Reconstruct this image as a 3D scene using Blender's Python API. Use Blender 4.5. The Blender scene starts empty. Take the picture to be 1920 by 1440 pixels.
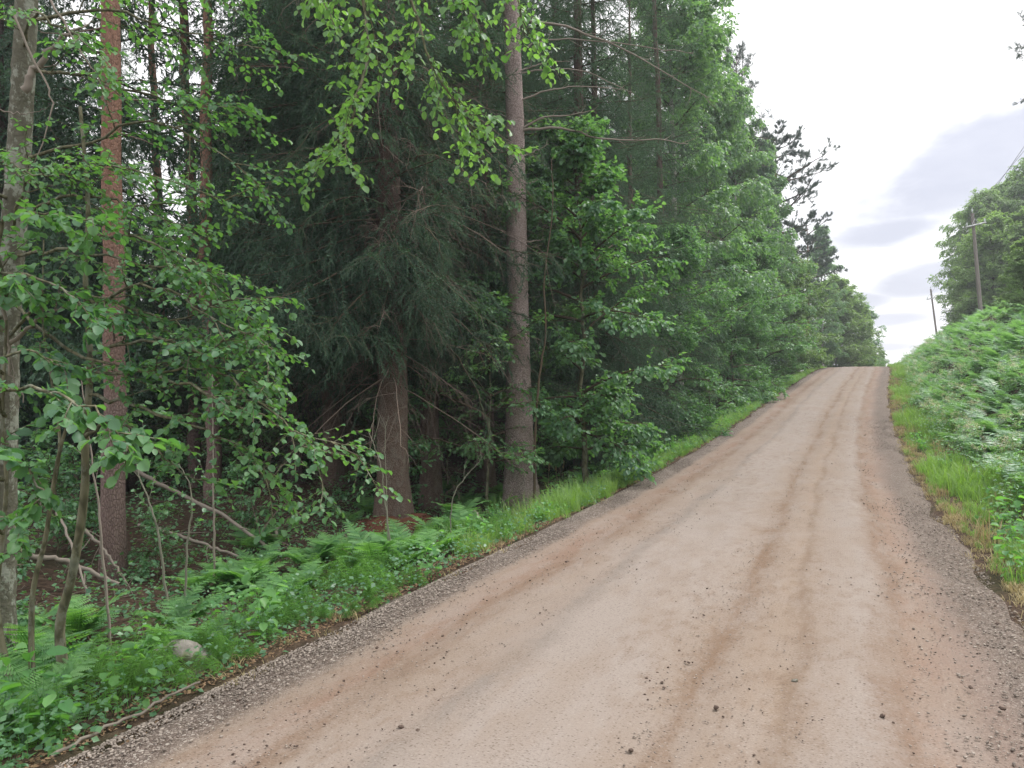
import bpy, math
import numpy as np
from mathutils import Vector, Matrix

scene = bpy.context.scene; scene.render.engine = 'CYCLES'
rng = np.random.default_rng(11)
R = math.radians
COL = scene.collection

# ------------------------------------------------------------------ camera
EYE = np.array([0.0, 0.0, 1.6])
ROLL = R(1.0)
cr, sr = math.cos(ROLL), math.sin(ROLL)
CR = np.array([cr, 0, -sr]); CU = np.array([sr, 0, cr]); CF = np.array([0, 1.0, 0])
FPX = 1920 * 26 / 36
cam_d = bpy.data.cameras.new('camera'); cam = bpy.data.objects.new('camera', cam_d); COL.objects.link(cam)
cam_d.sensor_width = 36; cam_d.lens = 26; cam_d.clip_start = 0.05; cam_d.clip_end = 3000
cam.matrix_world = Matrix(((CR[0], CU[0], -CF[0], EYE[0]), (CR[1], CU[1], -CF[1], EYE[1]), (CR[2], CU[2], -CF[2], EYE[2]), (0, 0, 0, 1)))
scene.camera = cam

# ------------------------------------------------------------------ sun, exposure
SUN_EL, SUN_AZ = R(56), R(66)          # azimuth measured from +Y towards +X
ld = bpy.data.lights.new('sun', 'SUN'); ld.energy = 2.0; ld.angle = R(20); ld.color = (1.0, 0.975, 0.94)
lo = bpy.data.objects.new('sun', ld); COL.objects.link(lo)
sd = Vector((math.sin(SUN_AZ) * math.cos(SUN_EL), math.cos(SUN_AZ) * math.cos(SUN_EL), math.sin(SUN_EL)))
lo.rotation_euler = sd.to_track_quat('Z', 'Y').to_euler()
lo.location = (20, 20, 60)
vs = scene.view_settings
vs.view_transform = 'Standard'; vs.look = 'None'; vs.gamma = 1; vs.use_curve_mapping = False
vs.exposure = 0.78
scene.cycles.max_bounces = 5; scene.cycles.diffuse_bounces = 3; scene.cycles.glossy_bounces = 1; scene.cycles.transmission_bounces = 3; scene.cycles.transparent_max_bounces = 2; scene.cycles.caustics_reflective = False; scene.cycles.caustics_refractive = False

# ------------------------------------------------------------------ node helper
class NT:
    def __init__(s, tree): s.t = tree; s.n = tree.nodes; s.l = tree.links
    def node(s, typ, **kw):
        n = s.n.new(typ)
        for k, v in kw.items(): setattr(n, k, v)
        return n
    def put(s, sock, v):
        if hasattr(v, 'links') or isinstance(v, bpy.types.NodeSocket): s.l.new(v, sock)
        elif v is not None:
            if isinstance(v, (tuple, list)) and len(v) == 3 and sock.type == 'RGBA': v = (*v, 1)
            sock.default_value = v
    def math(s, op, a, b=None, c=None, clamp=False):
        n = s.node('ShaderNodeMath', operation=op, use_clamp=clamp)
        s.put(n.inputs[0], a)
        if b is not None: s.put(n.inputs[1], b)
        if c is not None: s.put(n.inputs[2], c)
        return n.outputs[0]
    def noise(s, vec, scale, detail=4, rough=.5, dist=0.0, out=0):
        n = s.node('ShaderNodeTexNoise'); s.put(n.inputs['Vector'], vec)
        n.inputs['Scale'].default_value = scale; n.inputs['Detail'].default_value = detail
        n.inputs['Roughness'].default_value = rough; n.inputs['Distortion'].default_value = dist
        return n.outputs[out]
    def vor(s, vec, scale, feature='F1', out='Distance', rnd=1.0):
        n = s.node('ShaderNodeTexVoronoi', feature=feature); s.put(n.inputs['Vector'], vec)
        n.inputs['Scale'].default_value = scale
        if 'Randomness' in n.inputs: n.inputs['Randomness'].default_value = rnd
        return n.outputs[out]
    def mix(s, f, a, b, mode='MIX'):
        n = s.node('ShaderNodeMix', data_type='RGBA', blend_type=mode)
        s.put(n.inputs[0], f); s.put(n.inputs[6], a); s.put(n.inputs[7], b)
        return n.outputs[2]
    def ramp(s, f, stops, interp='LINEAR'):
        n = s.node('ShaderNodeValToRGB'); cr_ = n.color_ramp; cr_.interpolation = interp
        while len(cr_.elements) < len(stops): cr_.elements.new(0.5)
        for e, (p, c) in zip(cr_.elements, stops):
            e.position = p
            e.color = (c, c, c, 1) if isinstance(c, (int, float)) else (*c, 1)
        s.put(n.inputs[0], f); return n.outputs[0]
    def scale(s, vec, sc, loc=(0, 0, 0)):
        n = s.node('ShaderNodeMapping'); s.put(n.inputs[0], vec)
        n.inputs['Scale'].default_value = sc; n.inputs['Location'].default_value = loc
        return n.outputs[0]
    def sstep(s, x, a, b):
        n = s.node('ShaderNodeMapRange', interpolation_type='SMOOTHSTEP', clamp=True)
        s.put(n.inputs[0], x); n.inputs[1].default_value = a; n.inputs[2].default_value = b
        return n.outputs[0]

# ------------------------------------------------------------------ world: daylight sky under broken white cloud
world = bpy.data.worlds.new('World'); scene.world = world; world.use_nodes = True
W = NT(world.node_tree); W.n.clear()
sky = W.node('ShaderNodeTexSky', sky_type='NISHITA'); sky.sun_disc = False
sky.sun_elevation = SUN_EL; sky.sun_rotation = SUN_AZ; sky.air_density = 1.0; sky.dust_density = 1.5
tc = W.node('ShaderNodeTexCoord').outputs['Generated']
sp = W.node('ShaderNodeSeparateXYZ'); W.put(sp.inputs[0], tc)
dx, dy, dz = sp.outputs
az = W.math('MULTIPLY', W.math('ARCTAN2', dx, dy), 57.2958)
el = W.math('MULTIPLY', W.math('ARCSINE', dz), 57.2958)
cv = W.node('ShaderNodeCombineXYZ'); W.put(cv.inputs[0], W.math('MULTIPLY', az, .05)); W.put(cv.inputs[1], W.math('MULTIPLY', el, .13))
nz = W.noise(cv.outputs[0], 1.2, 7, .58, .35)
nz2 = W.noise(cv.outputs[0], 2.6, 6, .6, .2)
def blob(a0, e0, wa, we, tilt=0.0, amp=1.1):
    a = W.math('SUBTRACT', az, a0); e = W.math('SUBTRACT', el, e0)
    e = W.math('SUBTRACT', e, W.math('MULTIPLY', a, tilt))
    q = W.math('ADD', W.math('POWER', W.math('DIVIDE', a, wa), 2), W.math('POWER', W.math('DIVIDE', e, we), 2))
    q = W.math('SQRT', q)
    q = W.math('ADD', q, W.math('MULTIPLY', W.math('SUBTRACT', nz, .5), amp * 2.2))
    return W.math('SUBTRACT', 1.0, W.sstep(q, .45, 1.25))
bl = [blob(33.5, 13.6, 10.5, 4.3, .28), blob(27.5, 10.0, 5.0, 1.2, .1), blob(29.5, 6.6, 3.6, 1.25, .12), blob(24.5, 5.3, 3.2, .7, .0),
      blob(26, 3.9, 4.5, .6, .02), blob(27, 2.1, 3.5, .5, 0.0), blob(25.5, 27.5, 3.0, 1.2, 0.0)]
m = bl[0]
for b in bl[1:]: m = W.math('MAXIMUM', m, b)
m2 = W.math('MULTIPLY', W.sstep(nz2, .5, .72), .35)
m = W.math('MAXIMUM', m, W.math('MULTIPLY', m2, W.sstep(el, 50, 20)))
mm = W.math('MULTIPLY', m, W.math('ADD', .72, W.math('MULTIPLY', nz2, .5)), clamp=True)
cloud = W.mix(mm, (1.06, 1.05, 1.05), (.475, .485, .560))
bright = W.math('ADD', .86, W.math('MULTIPLY', W.sstep(el, 5, 60), .55))
bg1 = W.node('ShaderNodeBackground'); W.put(bg1.inputs[0], sky.outputs[0]); bg1.inputs[1].default_value = .1
bg2 = W.node('ShaderNodeBackground'); W.put(bg2.inputs[0], cloud); W.put(bg2.inputs[1], bright)
ms = W.node('ShaderNodeMixShader'); ms.inputs[0].default_value = .90
W.l.new(bg1.outputs[0], ms.inputs[1]); W.l.new(bg2.outputs[0], ms.inputs[2])
wo = W.node('ShaderNodeOutputWorld'); W.l.new(ms.outputs[0], wo.inputs[0])

# ------------------------------------------------------------------ road axis
SS = np.arange(-60, 400.01, .25)
TH = np.interp(SS, [0, 8, 16, 26, 40, 55, 70, 90, 120, 160], [.4526, .4067, .4407, .4516, .4882, .4516, .4736, .68, .95, 1.0])
GR = np.interp(SS, [-1, 0, 8, 16, 26, 40, 55, 70, 110, 160], [.008, .014, -.0181, .0257, .0639, .0778, .0365, -.0463, -.06, -.01])
GR[SS < -1] = .0
k = np.ones(9) / 9
TH = np.convolve(np.pad(TH, 4, 'edge'), k, 'valid'); GR = np.convolve(np.pad(GR, 4, 'edge'), k, 'valid')
RX = np.cumsum(np.sin(TH)) * .25; RY = np.cumsum(np.cos(TH)) * .25; RZ = np.cumsum(GR) * .25
i0 = int(np.argmin(abs(SS)))
RX -= RX[i0] + 1.0951 * math.cos(TH[i0]); RY -= RY[i0] - 1.0951 * math.sin(TH[i0]); RZ -= RZ[i0]
HW = 2.07
def rp(s, t):
    s = np.asarray(s, float); t = np.asarray(t, float)
    th = np.interp(s, SS, TH)
    return np.interp(s, SS, RX) + t * np.cos(th), np.interp(s, SS, RY) - t * np.sin(th), np.interp(s, SS, RZ)
def st(x, y):
    s = (x - RX[i0]) * math.sin(.45) + (y - RY[i0]) * math.cos(.45)
    s = np.clip(s, -60, 400)
    for _ in range(4):
        th = np.interp(s, SS, TH); px = np.interp(s, SS, RX); py = np.interp(s, SS, RY)
        s = np.clip(s + (x - px) * np.sin(th) + (y - py) * np.cos(th), -60, 400)
    th = np.interp(s, SS, TH); px = np.interp(s, SS, RX); py = np.interp(s, SS, RY)
    return s, (x - px) * np.cos(th) - (y - py) * np.sin(th)
_na = rng.uniform(0, 2 * math.pi, 14); _nf = np.exp(rng.uniform(math.log(.25), math.log(4.5), 14)); _np = rng.uniform(0, 6.28, 14)
def wob(x, y):
    o = 0 * x
    for a, f, p in zip(_na, _nf, _np): o = o + np.sin((x * math.cos(a) + y * math.sin(a)) * f + p) / (f ** .8)
    return o / 4.0
def ground(x, y):
    x = np.asarray(x, float); y = np.asarray(y, float)
    s, t = st(x, y)
    z = np.interp(s, SS, RZ)
    uL = -t - HW; uR = t - HW
    L = np.interp(uL, [0, .15, .45, .9, 1.8, 3, 6, 15, 60], [-.01, -.05, -.12, -.24, -.36, -.34, -.25, -.15, .8])
    kk = np.interp(s, [0, 45, 62, 80], [1, 1, .85, .7])
    Rr = np.interp(uR, [0, .4, 1.0, 1.6, 2.6, 3.6, 5, 10, 40], [-.01, -.04, .06, .45, 1.35, 2.2, 3.0, 3.9, 5.6]) * kk
    prof = np.where(t < 0, np.where(uL > 0, L, 0), np.where(uR > 0, Rr, 0))
    amp = np.interp(np.maximum(uL, uR), [0, .5, 2, 6], [0, .02, .09, .18])
    inner = np.where(np.abs(t) < HW + .05, -.05, 0)
    return z + prof + amp * wob(x, y) + inner
def ray(px, py):
    a = (px - 960) / FPX; b = (720 - py) / FPX
    return a * CR + b * CU + CF
def at(px, py, d): return EYE + ray(px, py) * d
def hit(px, py):
    r = ray(px, py); lo_ = 1.0
    for d in np.arange(1, 120, .05):
        p = EYE + r * d
        if p[2] < ground(p[0], p[1]): return p
    return EYE + r * 100
def col_at(px, d):
    """ground point under the viewing column px at depth d"""
    p = at(px, 720, d); z = float(ground(p[0], p[1]))
    p = at(px - math.tan(ROLL) * (z - 1.6) / d * FPX, 720, d)
    return np.array([p[0], d, float(ground(p[0], d))])

# ------------------------------------------------------------------ mesh helpers
def make_mesh(name, V, F, mat, rnd=None, smooth=False, uv=None):
    """F: list of (m,k) int arrays"""
    V = np.asarray(V, np.float32).reshape(-1, 3)
    F = [np.asarray(f, np.int32) for f in F if len(f)]
    me = bpy.data.meshes.new(name)
    loops = np.concatenate([f.ravel() for f in F]); sizes = np.concatenate([np.full(len(f), f.shape[1], np.int32) for f in F])
    starts = np.concatenate([[0], np.cumsum(sizes)[:-1]]).astype(np.int32)
    me.vertices.add(len(V)); me.vertices.foreach_set('co', V.ravel())
    me.loops.add(len(loops)); me.loops.foreach_set('vertex_index', loops)
    me.polygons.add(len(sizes)); me.polygons.foreach_set('loop_start', starts)
    try: me.polygons.foreach_set('loop_total', sizes)
    except Exception: pass
    if smooth: me.polygons.foreach_set('use_smooth', np.ones(len(sizes), bool))
    me.update(calc_edges=True)
    for m_ in (mat if isinstance(mat, (list, tuple)) else [mat]): me.materials.append(m_)
    if rnd is not None:
        a = me.attributes.new('rnd', 'FLOAT', 'FACE'); a.data.foreach_set('value', np.asarray(rnd, np.float32))
    if uv is not None:
        ul = me.uv_layers.new(name='st'); ul.data.foreach_set('uv', np.asarray(uv, np.float32)[loops].ravel())
    return me
class MB:
    """collects vertices, faces and a random number per face"""
    def __init__(s): s.V = []; s.F = {}; s.Rn = {}; s.n = 0
    def add(s, V, F, rnd=None):
        V = np.asarray(V).reshape(-1, 3); F = np.asarray(F)
        k_ = F.shape[1]
        s.V.append(V); s.F.setdefault(k_, []).append(F + s.n)
        s.Rn.setdefault(k_, []).append(np.full(len(F), .5) if rnd is None else np.asarray(rnd)); s.n += len(V)
        return s
    def shift(s, o):
        s.V = [v - np.asarray(o) for v in s.V]; return s
    def mesh(s, name, mat, smooth=False):
        ks = sorted(s.F)
        return make_mesh(name, np.concatenate(s.V), [np.concatenate(s.F[q]) for q in ks], mat, np.concatenate([np.concatenate(s.Rn[q]) for q in ks]), smooth)
def nrmz(v): return v / np.maximum(np.linalg.norm(v, axis=-1, keepdims=True), 1e-9)
def tubes(mb, P, Rd, sides=5, cap=False, bump=0.0, rnd=None):
    """P (N,K,3), Rd (N,K)"""
    P = np.asarray(P, float); Rd = np.asarray(Rd, float)
    if P.ndim == 2: P = P[None]; Rd = Rd[None]
    N, K, _ = P.shape
    T = np.gradient(P, axis=1); T = nrmz(T)
    ref = np.where(np.abs(nrmz(P[:, -1:] - P[:, :1])[..., 2:3]) > .8, np.array([1.0, .03, 0]), np.array([.02, .05, 1.0]))
    A = nrmz(np.cross(T, np.broadcast_to(ref, T.shape))); B = np.cross(T, A)
    an = np.arange(sides) * 2 * math.pi / sides
    r = Rd[:, :, None] * np.ones(sides)
    if bump: r = r * (1 + bump * rng.normal(size=r.shape))
    V = P[:, :, None] + r[..., None] * (np.cos(an)[None, None, :, None] * A[:, :, None] + np.sin(an)[None, None, :, None] * B[:, :, None])
    i = np.arange(K - 1)[:, None] * sides + np.arange(sides)[None]
    j = np.arange(K - 1)[:, None] * sides + (np.arange(sides)[None] + 1) % sides
    f = np.stack([i, j, j + sides, i + sides], -1).reshape(-1, 4)
    F = (f[None] + (np.arange(N) * K * sides)[:, None, None]).reshape(-1, 4)
    rn = np.repeat(rng.random(N), (K - 1) * sides) if rnd is None else np.full(len(F), rnd)
    mb.add(V, F, rn); return mb
def place(mb, T, TF, pos, d, n, size, width=None, jit=None):
    """copy template (x width, y along, z normal) to each pos"""
    pos = np.asarray(pos); N = len(pos)
    if N == 0: return mb
    d = nrmz(d); x = nrmz(np.cross(d, n)); z = np.cross(x, d)
    size = np.broadcast_to(np.asarray(size, float), (N,)); width = size if width is None else np.broadcast_to(width, (N,))
    V = pos[:, None] + T[None, :, 0:1] * (x * width[:, None])[:, None] + T[None, :, 1:2] * (d * size[:, None])[:, None] + T[None, :, 2:3] * (z * size[:, None])[:, None]
    F = (TF[None] + (np.arange(N) * len(T))[:, None, None]).reshape(-1, TF.shape[1])
    rn = np.repeat(rng.random(N), len(TF))
    mb.add(V, F, rn); return mb
LEAF9 = np.array([(0, 0, 0), (.30, .16, .05), (.43, .45, .09), (.30, .80, .04), (0, 1, -.06), (-.30, .80, .04), (-.43, .45, .09), (-.30, .16, .05), (0, .5, -.02)])
LEAF9F = np.array([(0, 1, 2, 8), (8, 2, 3, 4), (0, 8, 6, 7), (8, 4, 5, 6)])
LEAF4 = np.array([(0, 0, 0), (.4, .45, .08), (0, 1, -.03), (-.4, .45, .08)]); LEAF4F = np.array([(0, 1, 2), (0, 2, 3)])
LEAF9B = LEAF9 * np.array([1.12, .92, 1]) + np.array([(0, 0, 0), (.03, .04, .10), (.05, .06, .13), (.06, .05, .02), (.05, -.04, -.16), (-.02, .03, .05), (.02, -.03, .06), (.02, 0, .09), (0, 0, -.03)])
def polyline(pts, K, wig=0.0):
    pts = np.asarray(pts, float); q = np.linspace(0, len(pts) - 1, K); i = np.clip(q.astype(int), 0, len(pts) - 2); f = (q - i)[:, None]
    ext = np.vstack([2 * pts[0] - pts[1], pts, 2 * pts[-1] - pts[-2]])
    p0, p1, p2, p3 = ext[i], ext[i + 1], ext[i + 2], ext[i + 3]
    o = .5 * ((2 * p1) + (-p0 + p2) * f + (2 * p0 - 5 * p1 + 4 * p2 - p3) * f ** 2 + (-p0 + 3 * p1 - 3 * p2 + p3) * f ** 3)
    if wig: w = rng.normal(size=(K, 3)) * wig; w[0] = 0; o = o + w
    return o
def grow(P, n, t0, t1, ang, length, K=4, droop=0.3, spread=.35, wig=.04, planar=True, taper=.6):
    """n children on every parent polyline; returns (N*n,K,3), t"""
    N, Kp, _ = P.shape
    t = np.linspace(t0, t1, n)[None] + rng.uniform(-.5, .5, (N, n)) * (t1 - t0) / max(n, 1); t = np.clip(t, 0, .999)
    q = t * (Kp - 1); i = np.clip(q.astype(int), 0, Kp - 2); f = (q - i)[..., None]
    ii = np.arange(N)[:, None]
    p0 = P[ii, i] * (1 - f) + P[ii, i + 1] * f
    T = nrmz(P[ii, i + 1] - P[ii, i])
    S = nrmz(np.cross(T, np.array([.01, .02, 1.0]))); U = np.cross(S, T)
    side = np.where((np.arange(n)[None] + rng.integers(0, 2, (N, 1))) % 2 == 0, 0, math.pi)
    phi = side + rng.normal(size=(N, n)) * spread if planar else rng.uniform(0, 6.283, (N, n))
    a = ang + rng.normal(size=(N, n)) * .14
    D = np.cos(a)[..., None] * T + np.sin(a)[..., None] * (np.cos(phi)[..., None] * S + np.sin(phi)[..., None] * U)
    L = np.broadcast_to(np.asarray(length, float).reshape(-1, 1), (N, n)) * (1 - taper * t) * rng.uniform(.65, 1.2, (N, n))
    C = [p0]; d = D
    for k_ in range(1, K):
        d = nrmz(d + np.array([0, 0, -1.0]) * droop / (K - 1) + rng.normal(size=d.shape) * wig)
        C.append(C[-1] + d * (L / (K - 1))[..., None])
    return np.stack(C, 2).reshape(N * n, K, 3), t.ravel()
def leaves(mb, P, n, size, T=LEAF9, TF=LEAF9F, t0=.1, ang=.8, flat=.35, droopy=.25, hang=.0, wid=.85):
    N, Kp, _ = P.shape
    t = np.linspace(t0, 1, n)[None] + rng.uniform(-.06, .06, (N, n)); t = np.clip(t, 0, .999)
    q = t * (Kp - 1); i = np.clip(q.astype(int), 0, Kp - 2); f = (q - i)[..., None]; ii = np.arange(N)[:, None]
    p = P[ii, i] * (1 - f) + P[ii, i + 1] * f; Tn = nrmz(P[ii, i + 1] - P[ii, i])
    S = nrmz(np.cross(Tn, np.array([.01, .02, 1.0])))
    sg = np.where(np.arange(n) % 2 == 0, 1, -1)[None, :, None] * np.ones((N, 1, 1))
    a = ang + rng.normal(size=(N, n, 1)) * .3; a[:, -1] *= .2
    d = np.cos(a) * Tn + np.sin(a) * S * sg + np.array([0, 0, -1.0]) * (droopy + hang * rng.random((N, n, 1))) + rng.normal(size=p.shape) * .15
    nr = np.array([0, 0, 1.0]) + rng.normal(size=p.shape) * flat
    sz = size * (.42 + .85 * rng.beta(2.2, 1.6, (N, n)))
    p, d, nr, sz = p.reshape(-1, 3), d.reshape(-1, 3), nr.reshape(-1, 3), sz.ravel()
    if T is LEAF9:
        w = rng.random(len(p)) < .5
        place(mb, LEAF9B, TF, p[w], d[w], nr[w], sz[w], sz[w] * wid); p, d, nr, sz = p[~w], d[~w], nr[~w], sz[~w]
    place(mb, T, TF, p, d, nr, sz, sz * wid)
    return mb

# ------------------------------------------------------------------ object helpers
def thing(name, label, cat, loc=(0, 0, 0), rz=0.0, sc=1.0, group=None, kind=None):
    o = bpy.data.objects.new(name, None); COL.objects.link(o); o.location = [float(v) for v in loc]; o.rotation_euler = (0, 0, rz); o.scale = (sc,) * 3
    o.empty_display_size = .3
    return tag(o, label, cat, group, kind)
def tag(o, label=None, cat=None, group=None, kind=None):
    if label: o['label'] = label
    if cat: o['category'] = cat
    if group: o['group'] = group
    if kind: o['kind'] = kind
    return o
def obj(name, me, parent=None, loc=None):
    o = bpy.data.objects.new(name, me); COL.objects.link(o)
    if parent is not None: o.parent = parent
    if loc is not None: o.location = [float(v) for v in loc]
    return o

# ------------------------------------------------------------------ materials
def new_mat(name):
    m_ = bpy.data.materials.new(name); m_.use_nodes = True; t = NT(m_.node_tree); t.n.clear()
    out = t.node('ShaderNodeOutputMaterial'); return m_, t, out
def principled(t, out, col, rough=.8, bump=None, bstr=.5, bdist=.02, spec=.3):
    b = t.node('ShaderNodeBsdfPrincipled'); t.put(b.inputs['Base Color'], col); t.put(b.inputs['Roughness'], rough)
    b.inputs['Specular IOR Level'].default_value = spec
    if bump is not None:
        bn = t.node('ShaderNodeBump'); bn.inputs['Strength'].default_value = bstr; bn.inputs['Distance'].default_value = bdist
        t.put(bn.inputs['Height'], bump); t.l.new(bn.outputs[0], b.inputs['Normal'])
    t.l.new(b.outputs[0], out.inputs[0]); return b
def leaf_mat(name, c1, c2, trans=.45, rough=.45, spec=.35, tcol=None, c3=None):
    if c1[1] > c1[0] * 1.15: c1, c2 = [tuple(v * g for v, g in zip(c, (1.18, 1.30, 1.95))) for c in (c1, c2)]     # green foliage
    m_, t, out = new_mat(name)
    a = t.node('ShaderNodeAttribute', attribute_name='rnd').outputs['Fac']
    oi = t.node('ShaderNodeObjectInfo').outputs['Random']
    g = t.node('ShaderNodeNewGeometry').outputs['Position']
    nn = t.noise(g, .9, 2)
    f = t.math('ADD', t.math('MULTIPLY', a, .55), t.math('ADD', t.math('MULTIPLY', oi, .25), t.math('MULTIPLY', t.math('SUBTRACT', nn, .35), .7)), clamp=True)
    st_ = [(0, c1), (.85, c2)] + ([(.97, c3)] if c3 else [])
    col = t.ramp(f, st_)
    b = t.node('ShaderNodeBsdfPrincipled'); t.put(b.inputs['Base Color'], col)
    b.inputs['Roughness'].default_value = rough; b.inputs['Specular IOR Level'].default_value = spec
    tr = t.node('ShaderNodeBsdfTranslucent')
    t.put(tr.inputs[0], t.mix(1.0, col, tcol or (1.5, 1.7, .55), 'MULTIPLY'))
    ms_ = t.node('ShaderNodeMixShader'); ms_.inputs[0].default_value = trans
    t.l.new(b.outputs[0], ms_.inputs[1]); t.l.new(tr.outputs[0], ms_.inputs[2]); t.l.new(ms_.outputs[0], out.inputs[0])
    return m_
def bark_mat(name, c1, c2, c3=None, sx=14, sz=4, bstr=.8, bd=.02, top=None, ztop=(3, 7), lichen=0.0, crack=.7):
    m_, t, out = new_mat(name)
    tcn = t.node('ShaderNodeTexCoord').outputs['Object']
    v = t.scale(tcn, (sx, sx, sz))
    n0 = t.noise(v, 1.0, 5, .6, .4)
    vo = t.vor(t.mix(.06, v, t.noise(v, 1.3, 3, out=1)), 1.0, 'DISTANCE_TO_EDGE')
    cr_ = t.sstep(vo, .0, .22)
    cr_ = t.math('ADD', 1 - crack, t.math('MULTIPLY', cr_, crack))
    f = t.math('MULTIPLY', cr_, t.math('ADD', .35, n0), clamp=True)
    col = t.ramp(f, [(.0, c1), (.55, c2), (1, c3 or c2)])
    col = t.mix(t.math('MULTIPLY', t.sstep(t.noise(tcn, 1.4, 4), .45, .7), .5), col, tuple(x * .6 for x in c2))
    if top:
        sp_ = t.node('ShaderNodeSeparateXYZ'); t.put(sp_.inputs[0], tcn)
        g = t.sstep(t.math('ADD', sp_.outputs[2], t.math('MULTIPLY', t.noise(tcn, 2.2, 4), 3.0)), ztop[0], ztop[1])
        col = t.mix(g, col, t.ramp(n0, [(.3, tuple(x * .5 for x in top)), (.6, top)]))
    if lichen:
        g = t.math('MULTIPLY', t.sstep(t.noise(t.scale(tcn, (1.6, 1.6, 1)), 7.0, 7, .75), .50, .58), lichen)
        col = t.mix(g, col, (.30, .32, .27))
    h = t.math('ADD', t.math('MULTIPLY', cr_, .7), t.math('MULTIPLY', n0, .6))
    principled(t, out, col, .9, h, bstr, bd, .15)
    return m_
def rnd_mat(name, c1, c2, rough=.85):
    m_, t, out = new_mat(name)
    a = t.node('ShaderNodeAttribute', attribute_name='rnd').outputs['Fac']
    n0 = t.noise(t.node('ShaderNodeTexCoord').outputs['Object'], 30, 3)
    col = t.ramp(t.math('ADD', t.math('MULTIPLY', a, .7), t.math('MULTIPLY', n0, .3)), [(0, c1), (1, c2)])
    principled(t, out, col, rough, n0, .4, .005, .2); return m_

M = {}
M['alder'] = leaf_mat('alder_leaf', (.040, .100, .038), (.12, .22, .060), .46, .48, .5)
M['bright'] = leaf_mat('lit_alder_leaf', (.055, .125, .035), (.16, .255, .075), .48, .4, .5)  # lighter copy of the alder leaf, light on the top boughs painted in
M['decid'] = leaf_mat('deciduous_leaf', (.055, .120, .048), (.155, .25, .088), .45, .45, .5)
M['birchleaf'] = leaf_mat('birch_leaf', (.065, .13, .06), (.18, .265, .105), .45, .42, .6)
M['crestleaf'] = leaf_mat('light_birch_leaf', (.075, .125, .042), (.20, .265, .085), .45, .42, .6)
M['rowan'] = leaf_mat('rowan_leaf', (.050, .118, .046), (.145, .245, .078), .45, .45, .5)
M['under'] = leaf_mat('undergrowth_leaf', (.045, .11, .042), (.12, .225, .07), .42, .42, .6)
M['fern'] = leaf_mat('fern_leaf', (.055, .13, .038), (.17, .29, .075), .48, .5, .3)
M['bank_fern'] = leaf_mat('bank_fern_leaf', (.055, .13, .055), (.22, .33, .13), .40, .38, .7)
M['herb'] = leaf_mat('herb_leaf', (.055, .15, .04), (.17, .31, .07), .48, .45, .4)
M['horsetail'] = leaf_mat('horsetail_leaf', (.07, .16, .025), (.16, .29, .04), .45, .6, .2)
M['grass'] = leaf_mat('grass_blade', (.075, .145, .030), (.225, .31, .070), .42, .45, .4, c3=(.45, .38, .19))
M['litter'] = leaf_mat('brown_litter', (.07, .040, .026), (.30, .20, .12), .1, .8, .15, (1.1, 1, .8))
M['dry'] = leaf_mat('dry_grass', (.22, .19, .09), (.50, .42, .24), .3, .7, .2, (1.1, 1, .8))
M['flower'] = leaf_mat('cream_flower', (.52, .50, .33), (.80, .76, .56), .3, .7, .2, (1.1, 1.05, .9))
M['needle'] = leaf_mat('spruce_needle', (.020, .043, .022), (.070, .120, .050), .25, .55, .3, (1.2, 1.4, .6))
M['needle_lit'] = leaf_mat('spruce_needle_lit', (.032, .068, .030), (.085, .140, .055), .28, .5, .35, (1.2, 1.4, .6))  # lighter needle copy, the lit look of the near boughs put into colour
M['needle_tip'] = leaf_mat('spruce_needle_far', (.024, .052, .027), (.066, .118, .052), .25, .55, .3, (1.2, 1.4, .6))
M['pineneedle'] = leaf_mat('pine_needle', (.045, .070, .045), (.095, .120, .070), .2, .55, .3, (1.2, 1.3, .7))
M['deadtwig'] = rnd_mat('dead_twig', (.070, .052, .042), (.23, .18, .145))
M['palebranch'] = rnd_mat('pale_branch', (.13, .11, .09), (.30, .26, .22))
M['stem'] = rnd_mat('green_stem', (.06, .075, .03), (.16, .17, .08))
M['twig'] = rnd_mat('brown_twig', (.045, .035, .025), (.12, .09, .06))
M['sapling'] = rnd_mat('sapling_bark', (.10, .10, .075), (.24, .235, .18))
M['pine_bark'] = bark_mat('pine_bark', (.085, .060, .055), (.37, .29, .268), (.50, .42, .39), 62, 30, 1.0, .02, lichen=.15)
M['red_pine'] = bark_mat('red_pine_bark', (.085, .056, .05), (.17, .122, .108), (.22, .16, .14), 44, 18, .8, .02, crack=.6, top=(.25, .145, .105), ztop=(3.0, 6.0))
M['spruce_bark'] = bark_mat('spruce_bark', (.042, .030, .025), (.115, .080, .064), (.165, .125, .10), 75, 38, .8, .012, lichen=.12)
M['dark_bark'] = bark_mat('dark_bark', (.035, .028, .026), (.10, .075, .065), (.14, .11, .10), 50, 20, .8, .015, lichen=.1)
M['grey_bark'] = bark_mat('grey_alder_bark', (.035, .036, .028), (.085, .082, .060), (.13, .125, .095), 26, 30, .9, .012, lichen=.65, crack=.15)
M['mossy_bark'] = bark_mat('mossy_bark', (.05, .05, .03), (.12, .115, .07), (.18, .17, .11), 16, 6, .5, .008, lichen=.3)
M['birch_bark'] = bark_mat('birch_bark', (.10, .09, .08), (.42, .40, .37), (.55, .53, .50), 5, 16, .3, .01)
M['redneedle'] = leaf_mat('red_needle_litter', (.055, .026, .018), (.16, .065, .040), .1, .8, .1, (1.1, 1, .8))

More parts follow.
